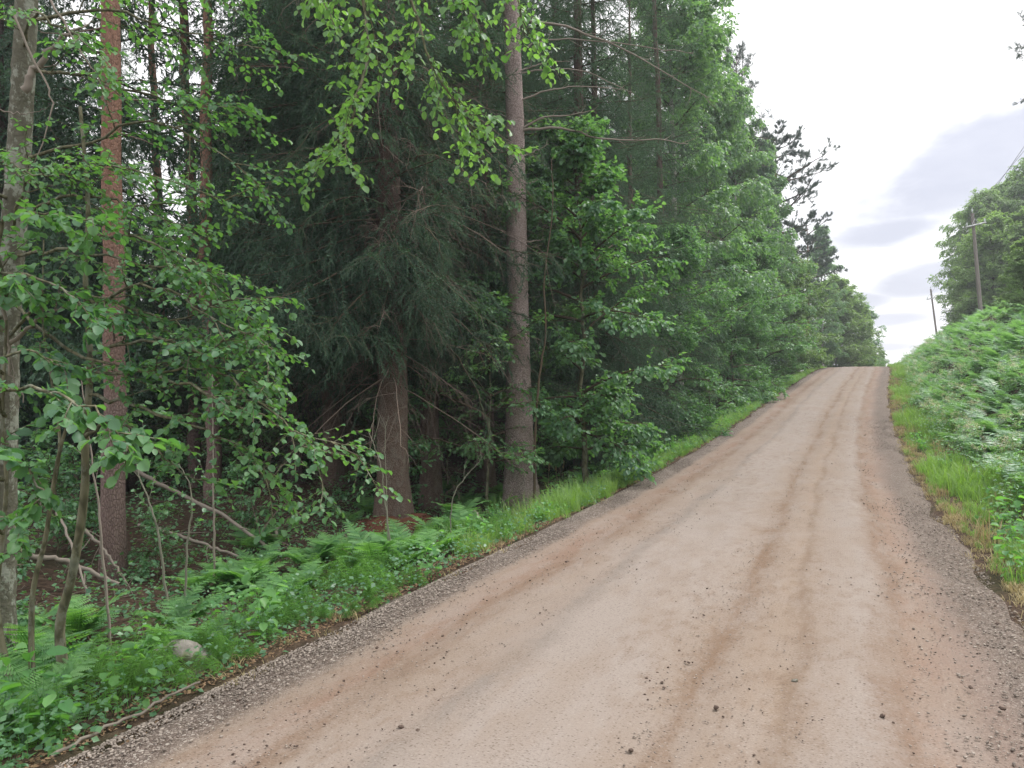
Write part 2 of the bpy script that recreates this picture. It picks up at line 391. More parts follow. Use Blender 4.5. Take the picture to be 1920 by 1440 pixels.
def mat_ground():
    m_, t, out = new_mat('forest_soil')
    g = t.node('ShaderNodeNewGeometry').outputs['Position']
    n1 = t.noise(g, .8, 5); n2 = t.noise(g, 14, 5, .7); n3 = t.vor(g, 22, out='Color')
    c = t.ramp(n2, [(.3, (.020, .014, .010)), (.55, (.075, .050, .036)), (.75, (.16, .11, .075))])
    c = t.mix(t.math('MULTIPLY', t.sstep(n1, .48, .66), .4), c, (.035, .050, .020))
    principled(t, out, c, .95, n2, .8, .05, .1); return m_
M['soil'] = mat_ground()
def mat_road():
    m_, t, out = new_mat('packed_gravel')
    uv = t.node('ShaderNodeUVMap', uv_map='st').outputs[0]
    sx = t.node('ShaderNodeSeparateXYZ'); t.put(sx.inputs[0], uv); tt, s_ = sx.outputs[0], sx.outputs[1]
    lv = t.scale(uv, (1, .22, 1)); w1 = t.noise(lv, 1.6, 4, .6); w2 = t.noise(t.scale(uv, (1, .06, 1), (3, 7, 0)), 3.0, 3)
    fine = t.noise(uv, 90, 4, .75); mid = t.noise(t.scale(uv, (1, .5, 1)), 9, 5, .65); big = t.noise(t.scale(uv, (1, .35, 1), (9, 2, 0)), .9, 3)
    tw = t.math('ADD', tt, t.math('ADD', t.math('MULTIPLY', t.math('SUBTRACT', w1, .5), .42), t.math('ADD', t.math('MULTIPLY', t.math('SUBTRACT', w2, .5), .25), t.math('ADD', t.math('MULTIPLY', t.math('SUBTRACT', t.noise(uv, 11, 4, .7), .5), .22), t.math('MULTIPLY', t.math('SUBTRACT', t.noise(uv, 42, 3, .6), .5), .12)))))
    tan = (.215, .168, .134); pink = (.246, .208, .182); brown = (.155, .102, .068); red = (.188, .126, .094); grey = (.250, .215, .19); dgrey = (.158, .126, .106)
    def P(v): return (v + 2.4) / 4.8
    base = t.ramp(t.math('DIVIDE', t.math('ADD', tw, 2.4), 4.8), [
        (P(-2.3), (.15, .12, .10)), (P(-1.85), (.21, .17, .14)), (P(-1.68), tan), (P(-1.42), red), (P(-1.30), (.165, .112, .08)), (P(-1.1), tan), (P(-.85), (.225, .18, .15)),
        (P(-.75), (.175, .148, .128)), (P(-.6), pink), (P(-.05), pink), (P(.18), tan), (P(.30), brown), (P(.40), tan), (P(.62), (.228, .175, .135)), (P(.72), (.165, .118, .085)), (P(.80), tan),
        (P(1.12), pink), (P(1.28), (.165, .110, .078)), (P(1.42), (.215, .148, .112)), (P(1.62), (.19, .142, .118)), (P(1.78), dgrey), (P(2.1), (.18, .14, .115)), (P(2.3), (.17, .13, .095))])
    plain = t.mix(t.sstep(t.noise(t.scale(uv, (1, .5, 1), (4, 4, 4)), 1.5, 4), .35, .65), tan, pink)
    inner = t.math('MULTIPLY', t.sstep(tt, -1.7, -1.55), t.sstep(tt, 1.65, 1.5))
    brk = t.math('MULTIPLY', t.sstep(t.noise(t.scale(uv, (1.6, .45, 1), (2, 9, 1)), 2.6, 5, .65), .40, .60), inner)
    base = t.mix(t.math('MULTIPLY', brk, .55), base, plain)
    # broken loose material in brown patches; dark specks paint its tiny shadows
    patch = t.math('MULTIPLY', t.sstep(mid, .46, .66), t.sstep(big, .38, .6))
    col = t.mix(t.math('MULTIPLY', patch, .38), base, brown)
    col = t.mix(t.math('MULTIPLY', t.sstep(t.noise(t.scale(uv, (1, .4, 1), (1, 1, 5)), 2.3, 5, .65), .5, .75), .35), col, pink)
    grit = t.noise(t.scale(uv, (.7, 1.5, 1)), 62, 3, .8); loose = t.math('ADD', .30, t.math('MULTIPLY', t.sstep(t.noise(t.scale(uv, (1, .4, 1), (7, 3, 2)), 3.2, 5, .65), .42, .60), .70))
    col = t.mix(t.math('MULTIPLY', t.math('MULTIPLY', t.sstep(grit, .54, .66), loose), .60), col, (.085, .058, .043))
    col = t.mix(t.math('MULTIPLY', t.math('MULTIPLY', t.sstep(grit, .44, .34), loose), .30), col, (.36, .31, .275))
    col = t.mix(t.math('MULTIPLY', t.sstep(fine, .52, .70), .42), col, tuple(x * .45 for x in brown))
    col = t.mix(t.math('MULTIPLY', t.sstep(fine, .46, .30), .30), col, (.34, .29, .26))
    spk = t.vor(t.scale(uv, (.75, 1.3, 1)), 70); spn = t.vor(t.scale(uv, (.75, 1.3, 1)), 70, out='Color'); ss_ = t.node('ShaderNodeSeparateXYZ'); t.put(ss_.inputs[0], spn)
    dens = t.math('ADD', .14, t.math('MULTIPLY', t.sstep(mid, .40, .68), .45))
    on = t.math('MULTIPLY', t.math('LESS_THAN', ss_.outputs[0], dens), t.sstep(spk, .42, .18))
    col = t.mix(t.math('MULTIPLY', on, .62), col, (.060, .042, .033))  # micro shadows in the loose dirt, painted as dark specks
    on2 = t.math('MULTIPLY', t.math('GREATER_THAN', ss_.outputs[1], .88), t.sstep(spk, .40, .2))
    col = t.mix(t.math('MULTIPLY', on2, .35), col, (.36, .32, .29))
    # gravel shoulders: individual chips
    eg = t.math('ADD', t.sstep(t.math('ADD', tt, t.math('MULTIPLY', t.math('SUBTRACT', w1, .5), .3)), -1.62, -1.80), t.math('MULTIPLY', t.sstep(t.math('ADD', tt, t.math('MULTIPLY', t.math('SUBTRACT', w1, .5), .5)), 1.50, 1.85), .65))
    vc = t.vor(uv, 62, out='Color'); sv = t.node('ShaderNodeSeparateXYZ'); t.put(sv.inputs[0], vc)
    vd = t.vor(uv, 62, 'DISTANCE_TO_EDGE')
    chip = t.ramp(sv.outputs[0], [(0, (.085, .065, .053)), (.4, (.180, .146, .124)), (.8, (.26, .22, .19)), (1, (.38, .34, .30))])
    chip = t.mix(t.math('SUBTRACT', 1.0, t.sstep(vd, .0, .14)), chip, (.07, .05, .042))
    col = t.mix(t.math('MULTIPLY', eg, .85), col, chip)
    h = t.math('ADD', t.math('MULTIPLY', fine, .5), t.math('MULTIPLY', mid, .5))
    h = t.math('ADD', h, t.math('MULTIPLY', t.math('MULTIPLY', t.sstep(vd, 0, .25), eg), 1.5))
    principled(t, out, col, .92, h, .55, .012, .15); return m_
M['road'] = mat_road()
M['gravel'] = rnd_mat('gravel_stone', (.085, .068, .056), (.38, .325, .280))
M['clod'] = rnd_mat('dark_clod', (.045, .032, .026), (.14, .10, .08))
def mat_rock():
    m_, t, out = new_mat('lichen_rock'); g = t.node('ShaderNodeTexCoord').outputs['Object']
    n = t.noise(g, 9, 6, .65); c = t.ramp(n, [(.3, (.13, .12, .10)), (.5, (.27, .25, .22)), (.7, (.40, .36, .33))])
    c = t.mix(t.sstep(t.noise(g, 4, 4), .5, .65), c, (.12, .15, .06))
    principled(t, out, c, .9, n, .8, .02, .2); return m_
M['rock'] = mat_rock()

# ------------------------------------------------------------------ ground sheet
def axis(lo_, hi_, c0, c1, fine, g=1.12):
    a = list(np.arange(c0, c1, fine)); st_ = fine; x = c1
    while x < hi_: a.append(x); st_ *= g; x += st_
    a.append(hi_); st_ = fine; x = c0 - fine; b = []
    while x > lo_: b.append(x); st_ *= g; x -= st_
    b.append(lo_); return np.array(b[::-1] + a)
ca, sa = math.cos(.445), math.sin(.445)
U = axis(-320, 320, -9, 9, .14); Vv = axis(-160, 380, -3, 30, .22, 1.03)
UU, VV = np.meshgrid(U, Vv)
gx = RX[i0] + UU * ca + VV * sa; gy = RY[i0] - UU * sa + VV * ca
gz = ground(gx, gy)
idx = np.arange(gx.size).reshape(gx.shape)
F = np.stack([idx[:-1, :-1], idx[:-1, 1:], idx[1:, 1:], idx[1:, :-1]], -1).reshape(-1, 4)
tag(obj('ground', make_mesh('ground', np.stack([gx, gy, gz], -1), [F], M['soil'], smooth=True)), kind='structure')

# ------------------------------------------------------------------ road sheet
tl = np.linspace(-2.32, 2.32, 117); sl = np.concatenate([np.arange(-6, 14, .05), np.arange(14, 40, .15), np.arange(40, 130, .5)])
TT, SL = np.meshgrid(tl, sl)
ed = np.clip((np.abs(TT) - (HW - .08 + .05 * np.sin(SL * 1.7) + .04 * np.sin(SL * 4.1 + 1))) / .3, 0, 1)
x_, y_, z_ = rp(SL, TT)
def bumpy(a, b): return wob(a * 3, b * 3)
z_ = z_ + .012 * wob(TT * 4, SL * .7) + .006 * wob(TT * 11, SL * 9) - .013 * np.exp(-((TT + 1.35) / .13) ** 2) - .010 * np.exp(-((TT - .30) / .12) ** 2) + .008 * np.exp(-((TT + .77) / .1) ** 2) - .012 * np.exp(-((TT - 1.33) / .12) ** 2) - .16 * ed ** 1.6 - .02 * (np.abs(TT) / 2) ** 2
z_ += .0022 * np.sin(SL * 9.5 + .6 * np.sin(TT * 2)) * np.exp(-((TT - .1) / .8) ** 2)
idx = np.arange(TT.size).reshape(TT.shape)
F = np.stack([idx[:-1, :-1], idx[:-1, 1:], idx[1:, 1:], idx[1:, :-1]], -1).reshape(-1, 4)
tag(obj('road', make_mesh('road', np.stack([x_, y_, z_], -1), [F], M['road'], smooth=True, uv=np.stack([TT, SL], -1).reshape(-1, 2))), kind='structure')
def road_z(s, t): return float(np.interp(s, SS, RZ)) - .02 * (abs(t) / 2) ** 2

# icosphere-like stone template
def stone_tpl(seed=0, sub=1):
    import bmesh
    bm = bmesh.new(); bmesh.ops.create_icosphere(bm, subdivisions=sub, radius=1.0)
    r_ = np.random.default_rng(seed); V = np.array([v.co[:] for v in bm.verts]); F_ = np.array([[v.index for v in f.verts] for f in bm.faces]); bm.free()
    V = V * (1 + .22 * r_.normal(size=(len(V), 1))) * np.array([.5, .65, .36]); return V, F_
def rock_tpl(seed, sub, amp=.16):
    import bmesh
    bm = bmesh.new(); bmesh.ops.create_icosphere(bm, subdivisions=sub, radius=1.0)
    V = np.array([v.co[:] for v in bm.verts]); F_ = np.array([[v.index for v in f.verts] for f in bm.faces]); bm.free(); r_ = np.random.default_rng(seed)
    d = np.ones(len(V))
    for q in range(9): k_ = r_.normal(size=3) * (1.2 + q * .7); d += amp / (1 + q * .5) * np.sin(V @ k_ * 1.6 + r_.uniform(0, 6.28))
    pl = r_.normal(size=(7, 3)); pl /= np.linalg.norm(pl, axis=1, keepdims=True)
    V = V * d[:, None]
    for p in pl: h = V @ p; V = V - np.maximum(h - .82, 0)[:, None] * p
    return V, F_
STN = [stone_tpl(i) for i in range(4)]
def scatter_stones(mb, s, t, size, up=.3):
    x, y, z = rp(s, t); z = z - .02 * (np.abs(t) / 2) ** 2 - .16 * np.clip((np.abs(t) - HW + .05) / .3, 0, 1) ** 1.6
    p = np.stack([x, y, z + size * up * .5], -1); which = rng.integers(0, 4, len(s))
    for q in range(4):
        k_ = which == q; a = rng.uniform(0, 6.28, k_.sum())
        place(mb, STN[q][0], STN[q][1], p[k_], np.stack([np.cos(a), np.sin(a), 0 * a], -1), np.array([0, 0, 1.0]) + rng.normal(size=(k_.sum(), 3)) * .25, size[k_])
mb = MB()
n = 30000; s = 1.0 + 17 * rng.random(n) ** 1.5; t = -HW + .0 + .06 * np.sin(s * 1.9) + .05 * np.sin(s * 5.3) + np.abs(rng.normal(size=n)) * .17 - .14 * rng.random(n) ** 2
scatter_stones(mb, s, t, .005 + .011 * rng.random(n) ** 2, .2)
n = 12000; s = 2.5 + 22 * rng.random(n) ** 1.3; t = HW + .05 + .07 * np.sin(s * 1.6) + .05 * np.sin(s * 4.7) - np.abs(rng.normal(size=n)) * .34
scatter_stones(mb, s, t, .005 + .012 * rng.random(n) ** 2, .2)
n = 5000; s = 2.0 + 14 * rng.random(n) ** 1.5
c_ = rng.choice([-1.35, -.77, .1, .33, 1.5, .8], n, p=[.22, .2, .18, .15, .15, .1]); t = c_ + rng.normal(size=n) * .16
scatter_stones(mb, s, t, rng.uniform(.004, .010, n), .2)
tag(obj('loose_gravel', mb.mesh('loose_gravel', M['gravel'])), 'loose grey brown gravel along both edges and ruts of the dirt road', 'gravel', kind='stuff')
mb = MB(); n = 700; s = 2.3 + 24 * rng.random(n) ** 1.5; t = rng.uniform(-1.9, 1.9, n)
scatter_stones(mb, s, t, rng.uniform(.006, .013, n), .3)
n = 500; s = 2.3 + 24 * rng.random(n) ** 1.5; t = rng.choice([-1.35, -.75, .05, 1.0], n) + rng.normal(size=n) * .12
scatter_stones(mb, s, t, rng.uniform(.006, .015, n), .3)
tag(obj('dark_grit', mb.mesh('dark_grit', M['clod'])), 'small dark grit and crumbs scattered over the dirt road', 'grit', kind='stuff')
def inv_px(px, py):
    r_ = ray(px, py); d = 5.0
    for _ in range(30):
        p = EYE + r_ * d; s_, t_ = st(p[0], p[1]); d = (1.6 - float(np.interp(s_, SS, RZ))) / -r_[2] if r_[2] < 0 else 40
    p = EYE + r_ * d; s_, t_ = st(p[0], p[1]); return float(s_), float(t_)
stones = [(1343, 1328, .035, 'dark'), (1490, 1278, .034, 'pale'), (1183, 1408, .028, 'dark'), (1291, 1243, .022, 'dark'), (1241, 1280, .020, 'dark'), (1245, 1290, .020, 'dark'), (1212, 1272, .018, 'dark'),
          (1655, 1343, .030, 'dark'), (1571, 1284, .020, 'dark'), (1062, 1054, .030, 'dark'), (1320, 1154, .020, 'dark'), (752, 1364, .030, 'dark'), (783, 1371, .028, 'brown'), (838, 1342, .022, 'dark'),
          (707, 1215, .026, 'brown'), (645, 1277, .02, 'dark'), (1700, 1055, .03, 'dark'), (1620, 945, .03, 'dark'), (1880, 1330, .032, 'brown'), (1820, 1290, .028, 'dark'), (1560, 870, .03, 'dark'), (830, 1193, .022, 'dark'), (820, 1015, .03, 'brown'), (1870, 1170, .028, 'dark')]
where = {'dark': 'dark clod of earth lying on the packed dirt road', 'pale': 'pale chip of stone lying alone in the middle of the road', 'brown': 'brown clod lying near the edge of the dirt road'}
clod_me = [MB().add(*stone_tpl(40 + q, 2), None).mesh('clod', M['clod'], True) for q in range(3)]; pale_me = MB().add(*stone_tpl(50, 2), None).mesh('stone_chip', M['rock'], True)
for i, (px, py, sz, kd) in enumerate(stones):
    s, t = inv_px(px, py); x, y, z = rp(s, t)
    o = obj('stone' if kd == 'pale' else 'earth_clod', pale_me if kd == 'pale' else clod_me[i % 3], loc=(x, y, z + sz * .12)); o.scale = (sz * .72,) * 3; o.rotation_euler = (0, 0, i * 1.3)
    tag(o, where[kd], 'stone' if kd == 'pale' else 'clod', None if kd == 'pale' else 'clods and stones on the road')

# ================================================================== vegetation generators
def needle_tpl(n, ln, wd, seed=3, spread=1.0):
    r_ = np.random.default_rng(seed); V = []; F_ = []
    for i_ in range(n):
        y = (i_ + .5) / n; a = r_.uniform(0, 6.283); o = np.array([math.cos(a), 0, math.sin(a) * .75 + .1]) * spread
        d = o * .8 + np.array([0, .75, 0]); d = d / np.linalg.norm(d); w = np.cross(d, [r_.normal(), r_.normal(), r_.normal()]); w = w / np.linalg.norm(w) * wd
        b = np.array([0, y, 0]); V += [b - w, b + w, b + d * ln * r_.uniform(.7, 1.15)]; F_.append((3 * i_, 3 * i_ + 1, 3 * i_ + 2))
    return np.array(V), np.array(F_)
NT_NEAR = needle_tpl(30, .20, .020); NT_FAR = needle_tpl(12, .30, .06); NT_VFAR = needle_tpl(7, .34, .10)
def tuft_tpl(n, wd, seed=5):
    r_ = np.random.default_rng(seed); V = []; F_ = []
    for i_ in range(n):
        a = r_.uniform(0, 6.283); e = r_.uniform(.2, 1.25); d = np.array([math.sin(e) * math.cos(a), math.cos(e), math.sin(e) * math.sin(a)])
        w = np.cross(d, r_.normal(size=3)); w = w / np.linalg.norm(w) * wd; b = np.array([0, r_.uniform(-.5, .25), 0])
        V += [b - w, b + w, b + d * r_.uniform(.7, 1.1)]; F_.append((3 * i_, 3 * i_ + 1, 3 * i_ + 2))
    return np.array(V), np.array(F_)
TUFT = tuft_tpl(26, .045); TUFT_FAR = tuft_tpl(30, .045)
def along(mb, tpl, P, wscale=None):
    a = P[:, :-1].reshape(-1, 3); b = P[:, 1:].reshape(-1, 3); d = b - a; L = np.linalg.norm(d, axis=1)
    place(mb, tpl[0], tpl[1], a, d, np.array([0, 0, 1.0]) + rng.normal(size=a.shape) * .3, L * 1.08, wscale if wscale is not None else None); return mb
def trunk_poly(h, K=24, lean=0.02, wig=.02, sub=.3):
    z = np.linspace(-sub, h, K); a = rng.uniform(0, 6.28)
    x = lean * z * math.cos(a) + np.cumsum(rng.normal(size=K)) * wig; y = lean * z * math.sin(a) + np.cumsum(rng.normal(size=K)) * wig
    x -= np.interp(0, z, x); y -= np.interp(0, z, y)
    return np.stack([x, y, z], 1)
def trunk_r(P, r0, h, flare=.5, pw=.8):
    z = P[:, 2]; return r0 * (np.clip(1 - z / (h * 1.03), .02, 1) ** pw * (1 + flare * np.exp(-np.clip(z, 0, None) / .28)))
def trunk_mesh(name, P, Rd, mat, sides=16, ridge=.0, seed=0):
    K = len(P); T = nrmz(np.gradient(P, axis=0)); A = nrmz(np.cross(T, np.array([0, 1.0, .02]))); B = np.cross(T, A)
    an = np.arange(sides) * 2 * math.pi / sides; r = Rd[:, None] * np.ones(sides)[None]
    z = P[:, 2:3]
    # root flutes near the foot, bark plates above
    r_ = np.random.default_rng(seed); ph = r_.uniform(0, 6.28, 4)
    r = r * (1 + np.exp(-np.clip(z, 0, None) / .3) * .16 * (np.sin(an * 5 + ph[0]) + .6 * np.sin(an * 3 + ph[1])) + .025 * np.sin(an * 2 + z * .7 + ph[2]))
    if ridge: r = r * (1 + ridge * r_.normal(size=r.shape))
    V = P[:, None] + r[..., None] * (np.cos(an)[None, :, None] * A[:, None] + np.sin(an)[None, :, None] * B[:, None])
    i = np.arange(K - 1)[:, None] * sides + np.arange(sides)[None]; j = np.arange(K - 1)[:, None] * sides + (np.arange(sides)[None] + 1) % sides
    F_ = np.stack([i, j, j + sides, i + sides], -1).reshape(-1, 4)
    return make_mesh(name, V, [F_], mat, np.full(len(F_), .5), True)
def limbs_from(TP, zs, lens, els, K=7, droop=.2, wig=.05, az0=None, azf=None):
    az_ = (np.arange(len(zs)) * 2.39996 + rng.uniform(0, .7, len(zs))) if azf is None else azf
    x = np.interp(zs, TP[:, 2], TP[:, 0]); y = np.interp(zs, TP[:, 2], TP[:, 1]); p = np.stack([x, y, zs], -1)
    d = np.stack([np.cos(az_) * np.cos(els), np.sin(az_) * np.cos(els), np.sin(els)], -1); C = [p]
    for k_ in range(1, K):
        d = nrmz(d + np.array([0, 0, -1.0]) * np.asarray(droop).reshape(-1, 1) / (K - 1) + rng.normal(size=d.shape) * wig)
        C.append(C[-1] + d * (np.asarray(lens) / (K - 1))[:, None])
    return np.stack(C, 1)
def taper(N, K, r0, r1): return np.linspace(1, 0, K)[None] * (np.broadcast_to(np.asarray(r0, float).reshape(-1, 1), (N, 1)) - r1) + r1

def spruce(h=19, r0=.17, base=2.2, rmax=2.4, nb=95, n2=14, n3=4, tpl=NT_NEAR, mat='needle', bark='spruce_bark', dead=26, dead_z=(.8, 5), sides=16, hang=1.25, fork=.48, lowp=1.25, cut=0.0):
    TP = trunk_poly(h, 40, .012, .012); tr = trunk_mesh('trunk', TP, trunk_r(TP, r0, h, .55, .9), M[bark], sides, .02, int(h * 10))
    zs = np.sort(base + (h - base) * rng.random(nb) ** lowp * .985); f = (zs - base) / (h - base)
    lens = rmax * (np.clip(1 - f, 0, 1) ** .75) * np.interp(f, [0, .08], [.75, 1]) * rng.uniform(.7, 1.15, nb) + .12
    aza = np.arange(nb) * 2.39996 + rng.uniform(0, .7, nb)
    if cut: lens = lens * (1 - cut * np.clip(np.cos(aza) * 1.6 - .2, 0, 1))
    B = limbs_from(TP, zs, lens, R(-12) + R(48) * f ** 1.2 + rng.normal(size=nb) * .1, 8, .35 * (1 - f), .035, azf=aza)
    B[:, -3:, 2] += (np.array([.02, .06, .13]) * lens[:, None])          # tips turn up
    mw = MB(); tubes(mw, B, taper(nb, 8, .005 + lens * .006, .0025), 5)
    S2, t2 = grow(B, n2, .12, .98, .95, lens * fork, 4, .9 * hang, .5, .06)
    tubes(mw, S2, taper(len(S2), 4, .004, .0015), 3)
    mn = MB(); along(mn, tpl, S2)
    if n3:
        L2 = np.linalg.norm(S2[:, -1] - S2[:, 0], axis=1)
        S3, _ = grow(S2, n3, .15, .95, .85, L2 * .55, 3, .9 * hang, .8, .08); along(mn, tpl, S3)
    along(mn, tpl, B[:, 1:])
    out = [('trunk', tr), ('boughs', mw.mesh('boughs', M['twig'])), ('crown', mn.mesh('crown', M[mat]))]
    if dead:
        zd = np.sort(rng.uniform(dead_z[0], dead_z[1], dead)); ld_ = rng.uniform(.8, 2.4, dead)
        D = limbs_from(TP, zd, ld_, rng.normal(size=dead) * .2 - .15, 7, .45, .09)
        md = MB(); tubes(md, D, taper(dead, 7, .009, .002), 4)
        D2, _ = grow(D, 9, .15, 1, .8, ld_ * .5, 5, .7, 1.0, .14); tubes(md, D2, taper(len(D2), 5, .0032, .0012), 3)
        D3, _ = grow(D2, 6, .1, 1, .8, .2, 4, .5, 1.2, .2); tubes(md, D3, taper(len(D3), 4, .0018, .0009), 3)
        out.append(('dead_branches', md.mesh('dead_branches', M['deadtwig'])))
    return out
def pine(h=18, r0=.17, base=9, rmax=2.6, nb=34, bark='red_pine', tpl=TUFT, tuft=.085, lean=.02, stubs=8, sides=16, el=(-.1, .7), n2=8):
    TP = trunk_poly(h, 36, lean, .02); tr = trunk_mesh('trunk', TP, trunk_r(TP, r0, h, .3, .75), M[bark], sides, .02, int(h * 7))
    zs = np.sort(rng.uniform(base, h, nb)); f = (zs - base) / (h - base)
    lens = rmax * np.interp(f, [0, .25, .6, 1], [.7, 1, .85, .3]) * rng.uniform(.6, 1.15, nb)
    B = limbs_from(TP, zs, lens, el[0] + (el[1] - el[0]) * f + rng.normal(size=nb) * .15, 8, -.15, .13)
    mw = MB(); tubes(mw, B, taper(nb, 8, .012 + lens * .016, .006), 6)
    S2, _ = grow(B, n2, .35, 1, .8, lens * .42, 5, -.25, .6, .14); tubes(mw, S2, taper(len(S2), 5, .009, .004), 4)
    S3, _ = grow(S2, 6, .3, 1, .7, .34, 3, -.5, 1.0, .1); tubes(mw, S3, taper(len(S3), 3, .004, .003), 3)
    mn = MB()
    for Q in (S3, S2):
        e = Q[:, -1]; d = Q[:, -1] - Q[:, -2]
        place(mn, tpl[0], tpl[1], e, d, rng.normal(size=e.shape), tuft * rng.uniform(.8, 1.2, len(e)))
        e = Q[:, -2]; place(mn, tpl[0], tpl[1], e + d * .3, d, rng.normal(size=e.shape), tuft * rng.uniform(.7, 1.1, len(e)))
    out = [('trunk', tr), ('boughs', mw.mesh('boughs', M['twig'])), ('crown', mn.mesh('crown', M['pineneedle']))]
    if stubs:
        zd = rng.uniform(1.5, base, stubs); D = limbs_from(TP, zd, rng.uniform(.2, .9, stubs), rng.normal(size=stubs) * .2, 6, .1, .15)
        md = MB(); tubes(md, D, taper(stubs, 6, .012, .004), 5); D2, _ = grow(D, 2, .4, .95, .7, .25, 4, .1, 1.2, .15); tubes(md, D2, taper(len(D2), 4, .005, .002), 3)
        out.append(('dead_branches', md.mesh('dead_branches', M['deadtwig'])))
    return out
def decid(h=12, r0=.11, base=2.5, rmax=2.3, nl=36, n2=11, n3=7, nleaf=7, leaf=.07, tpl=(LEAF4, LEAF4F), lmat='decid', bark='mossy_bark', el=(.15, 1.0), droop=.5, hang=0.0, wig=.03, lean=.02, sides=10, shape=((0, .25, .6, 1), (.65, 1, .85, .2)), flat=.45, l3=.38, branch_mat='twig', sub=.3):
    TP = trunk_poly(h, 26, lean, wig, sub); tr = trunk_mesh('trunk', TP, trunk_r(TP, r0, h, .25, .9), M[bark], sides, .02, int(h * 9))
    zs = np.sort(base + (h - base) * rng.random(nl) * .98); f = (zs - base) / (h - base)
    lens = rmax * np.interp(f, *shape) * rng.uniform(.6, 1.2, nl)
    B = limbs_from(TP, zs, lens, el[0] + (el[1] - el[0]) * f + rng.normal(size=nl) * .15, 8, droop, .07)
    mw = MB(); tubes(mw, B, taper(nl, 8, .006 + lens * .012, .003), 5)
    S2, _ = grow(B, n2, .15, 1, .8, lens * .42, 5, droop * .6 + hang, .6, .08); tubes(mw, S2, taper(len(S2), 5, .006, .002), 3)
    S3, _ = grow(S2, n3, .1, 1, .75, l3 * (1 + hang), 4, .3 + hang * 2.2, .7, .09)
    if len(S3) < 9000: tubes(mw, S3, taper(len(S3), 4, .0025, .0012), 3)
    ml = MB(); leaves(ml, S3, nleaf, leaf, tpl[0], tpl[1], .1, .8, flat, .25, hang * .5); leaves(ml, S2[:, 2:], 4, leaf, tpl[0], tpl[1], .2, .8, flat, .25)
    return [('trunk', tr), ('boughs', mw.mesh('boughs', M[branch_mat])), ('crown', ml.mesh('crown', M[lmat]))]
def set_tree(parts, name, label, cat, loc, rz=0, sc=1.0, group=None):
    r_ = thing(name, label, cat, loc, rz, sc, group)
    for nm, me in parts: obj(nm, me, r_)
    return r_

# ------------------------------------------------------------------ tree kinds
SPA = spruce(19, .20, 2.7, 2.6, 270, 18, 6, dead=90, dead_z=(1.8, 7), lowp=1.7, cut=.55); SPB = spruce(20, .16, 2.6, 2.5, 170, 17, 6, dead=70, dead_z=(1, 7.5)); SPC = spruce(17, .15, .4, 2.8, 170, 16, 5, dead=0)
SFA = spruce(21, .15, 2.0, 2.9, 150, 14, 5, NT_FAR, 'needle', 'dark_bark', 24, (1, 6), 10); SFB = spruce(18, .13, .5, 3.0, 160, 14, 5, NT_FAR, 'needle_tip', 'dark_bark', 0, (1, 6), 10); SFC = spruce(19, .12, 3.2, 2.6, 140, 14, 5, NT_FAR, 'needle', 'dark_bark', 30, (1.5, 8), 10)
PIA = pine(19, .128, 10, 2.4); PIB = pine(18, .12, 11, 2.2, 28)
DEA = decid(6.4, .055, .8, 1.9, 46, 10, 6, 7, .085, (LEAF9, LEAF9F), 'decid', 'mossy_bark', (.1, .9), .5)
DEB = decid(11, .10, 1.2, 2.8, 56, 13, 8, 7, .11, lmat='decid', l3=.5)
DEC = decid(7, .07, .3, 2.3, 60, 12, 8, 8, .095, l3=.42, lmat='rowan', el=(.1, 1.0), shape=((0, .2, .6, 1), (.85, 1, .85, .3)))
DER = decid(13, .13, .6, 4.0, 120, 14, 8, 8, .17, l3=.6, lmat='crestleaf', bark='birch_bark', el=(.2, 1.2), droop=.5, hang=.45, shape=((0, .3, .7, 1), (.75, 1, .85, .35)))
DED = decid(21, .17, 2.5, 3.4, 85, 15, 9, 7, .14, l3=.55, lmat='birchleaf', bark='birch_bark', el=(.5, 1.1), droop=.6, hang=.25, shape=((0, .2, .6, 1), (.6, .9, 1, .35)))
DEE = decid(17, .13, 1.5, 3.0, 75, 14, 8, 7, .14, l3=.5, lmat='birchleaf', bark='birch_bark', el=(.5, 1.15), droop=.7, hang=.5)
DEF = decid(9, .09, .2, 3.3, 80, 14, 8, 8, .14, l3=.5, lmat='crestleaf', bark='mossy_bark', el=(.2, 1.1), droop=.4)
BUA = decid(1.9, .016, .15, .75, 16, 6, 4, 6, .06, lmat='under', el=(.3, 1.0), l3=.2, wig=.01, sides=6, sub=.1)
BUB = decid(1.1, .010, .1, .55, 12, 6, 4, 5, .055, lmat='under', el=(.3, 1.0), l3=.16, wig=.01, sides=5, sub=.1)
BUC = decid(3.2, .024, .5, 1.1, 22, 8, 4, 6, .065, lmat='rowan', el=(.3, 1.0), l3=.25, wig=.012, sides=6, sub=.1)

# ------------------------------------------------------------------ main pine beside the road
pf = hit(975, 955); PD = float(pf[1])
root = thing('pine_tree', 'big grey barked pine with bare dead side branches standing at the road edge', 'pine tree', pf)
pts = [(978, 985), (975, 930), (972, 700), (969, 450), (966, 250), (961, 80), (955, -150)]
cp = [at(px, py, PD) for px, py in pts]; top_d = nrmz(cp[-1] - cp[-3]); cp += [cp[-1] + top_d * 3.5, cp[-1] + top_d * 7.5, cp[-1] + top_d * 11]
TPm = polyline(cp, 420) - pf
zz = TPm[:, 2]; rr = np.interp(zz, [0, 3, 7], [1.38, 1.25, 1.15]) * np.interp(zz, [-.3, 0, .15, .5, 1.2, 2.5, 4, 6, 9, 14, 18], [.30, .245, .222, .197, .172, .150, .135, .120, .10, .06, .015])
obj('trunk', trunk_mesh('trunk', TPm, rr, M['pine_bark'], 72, .022, 5), root)
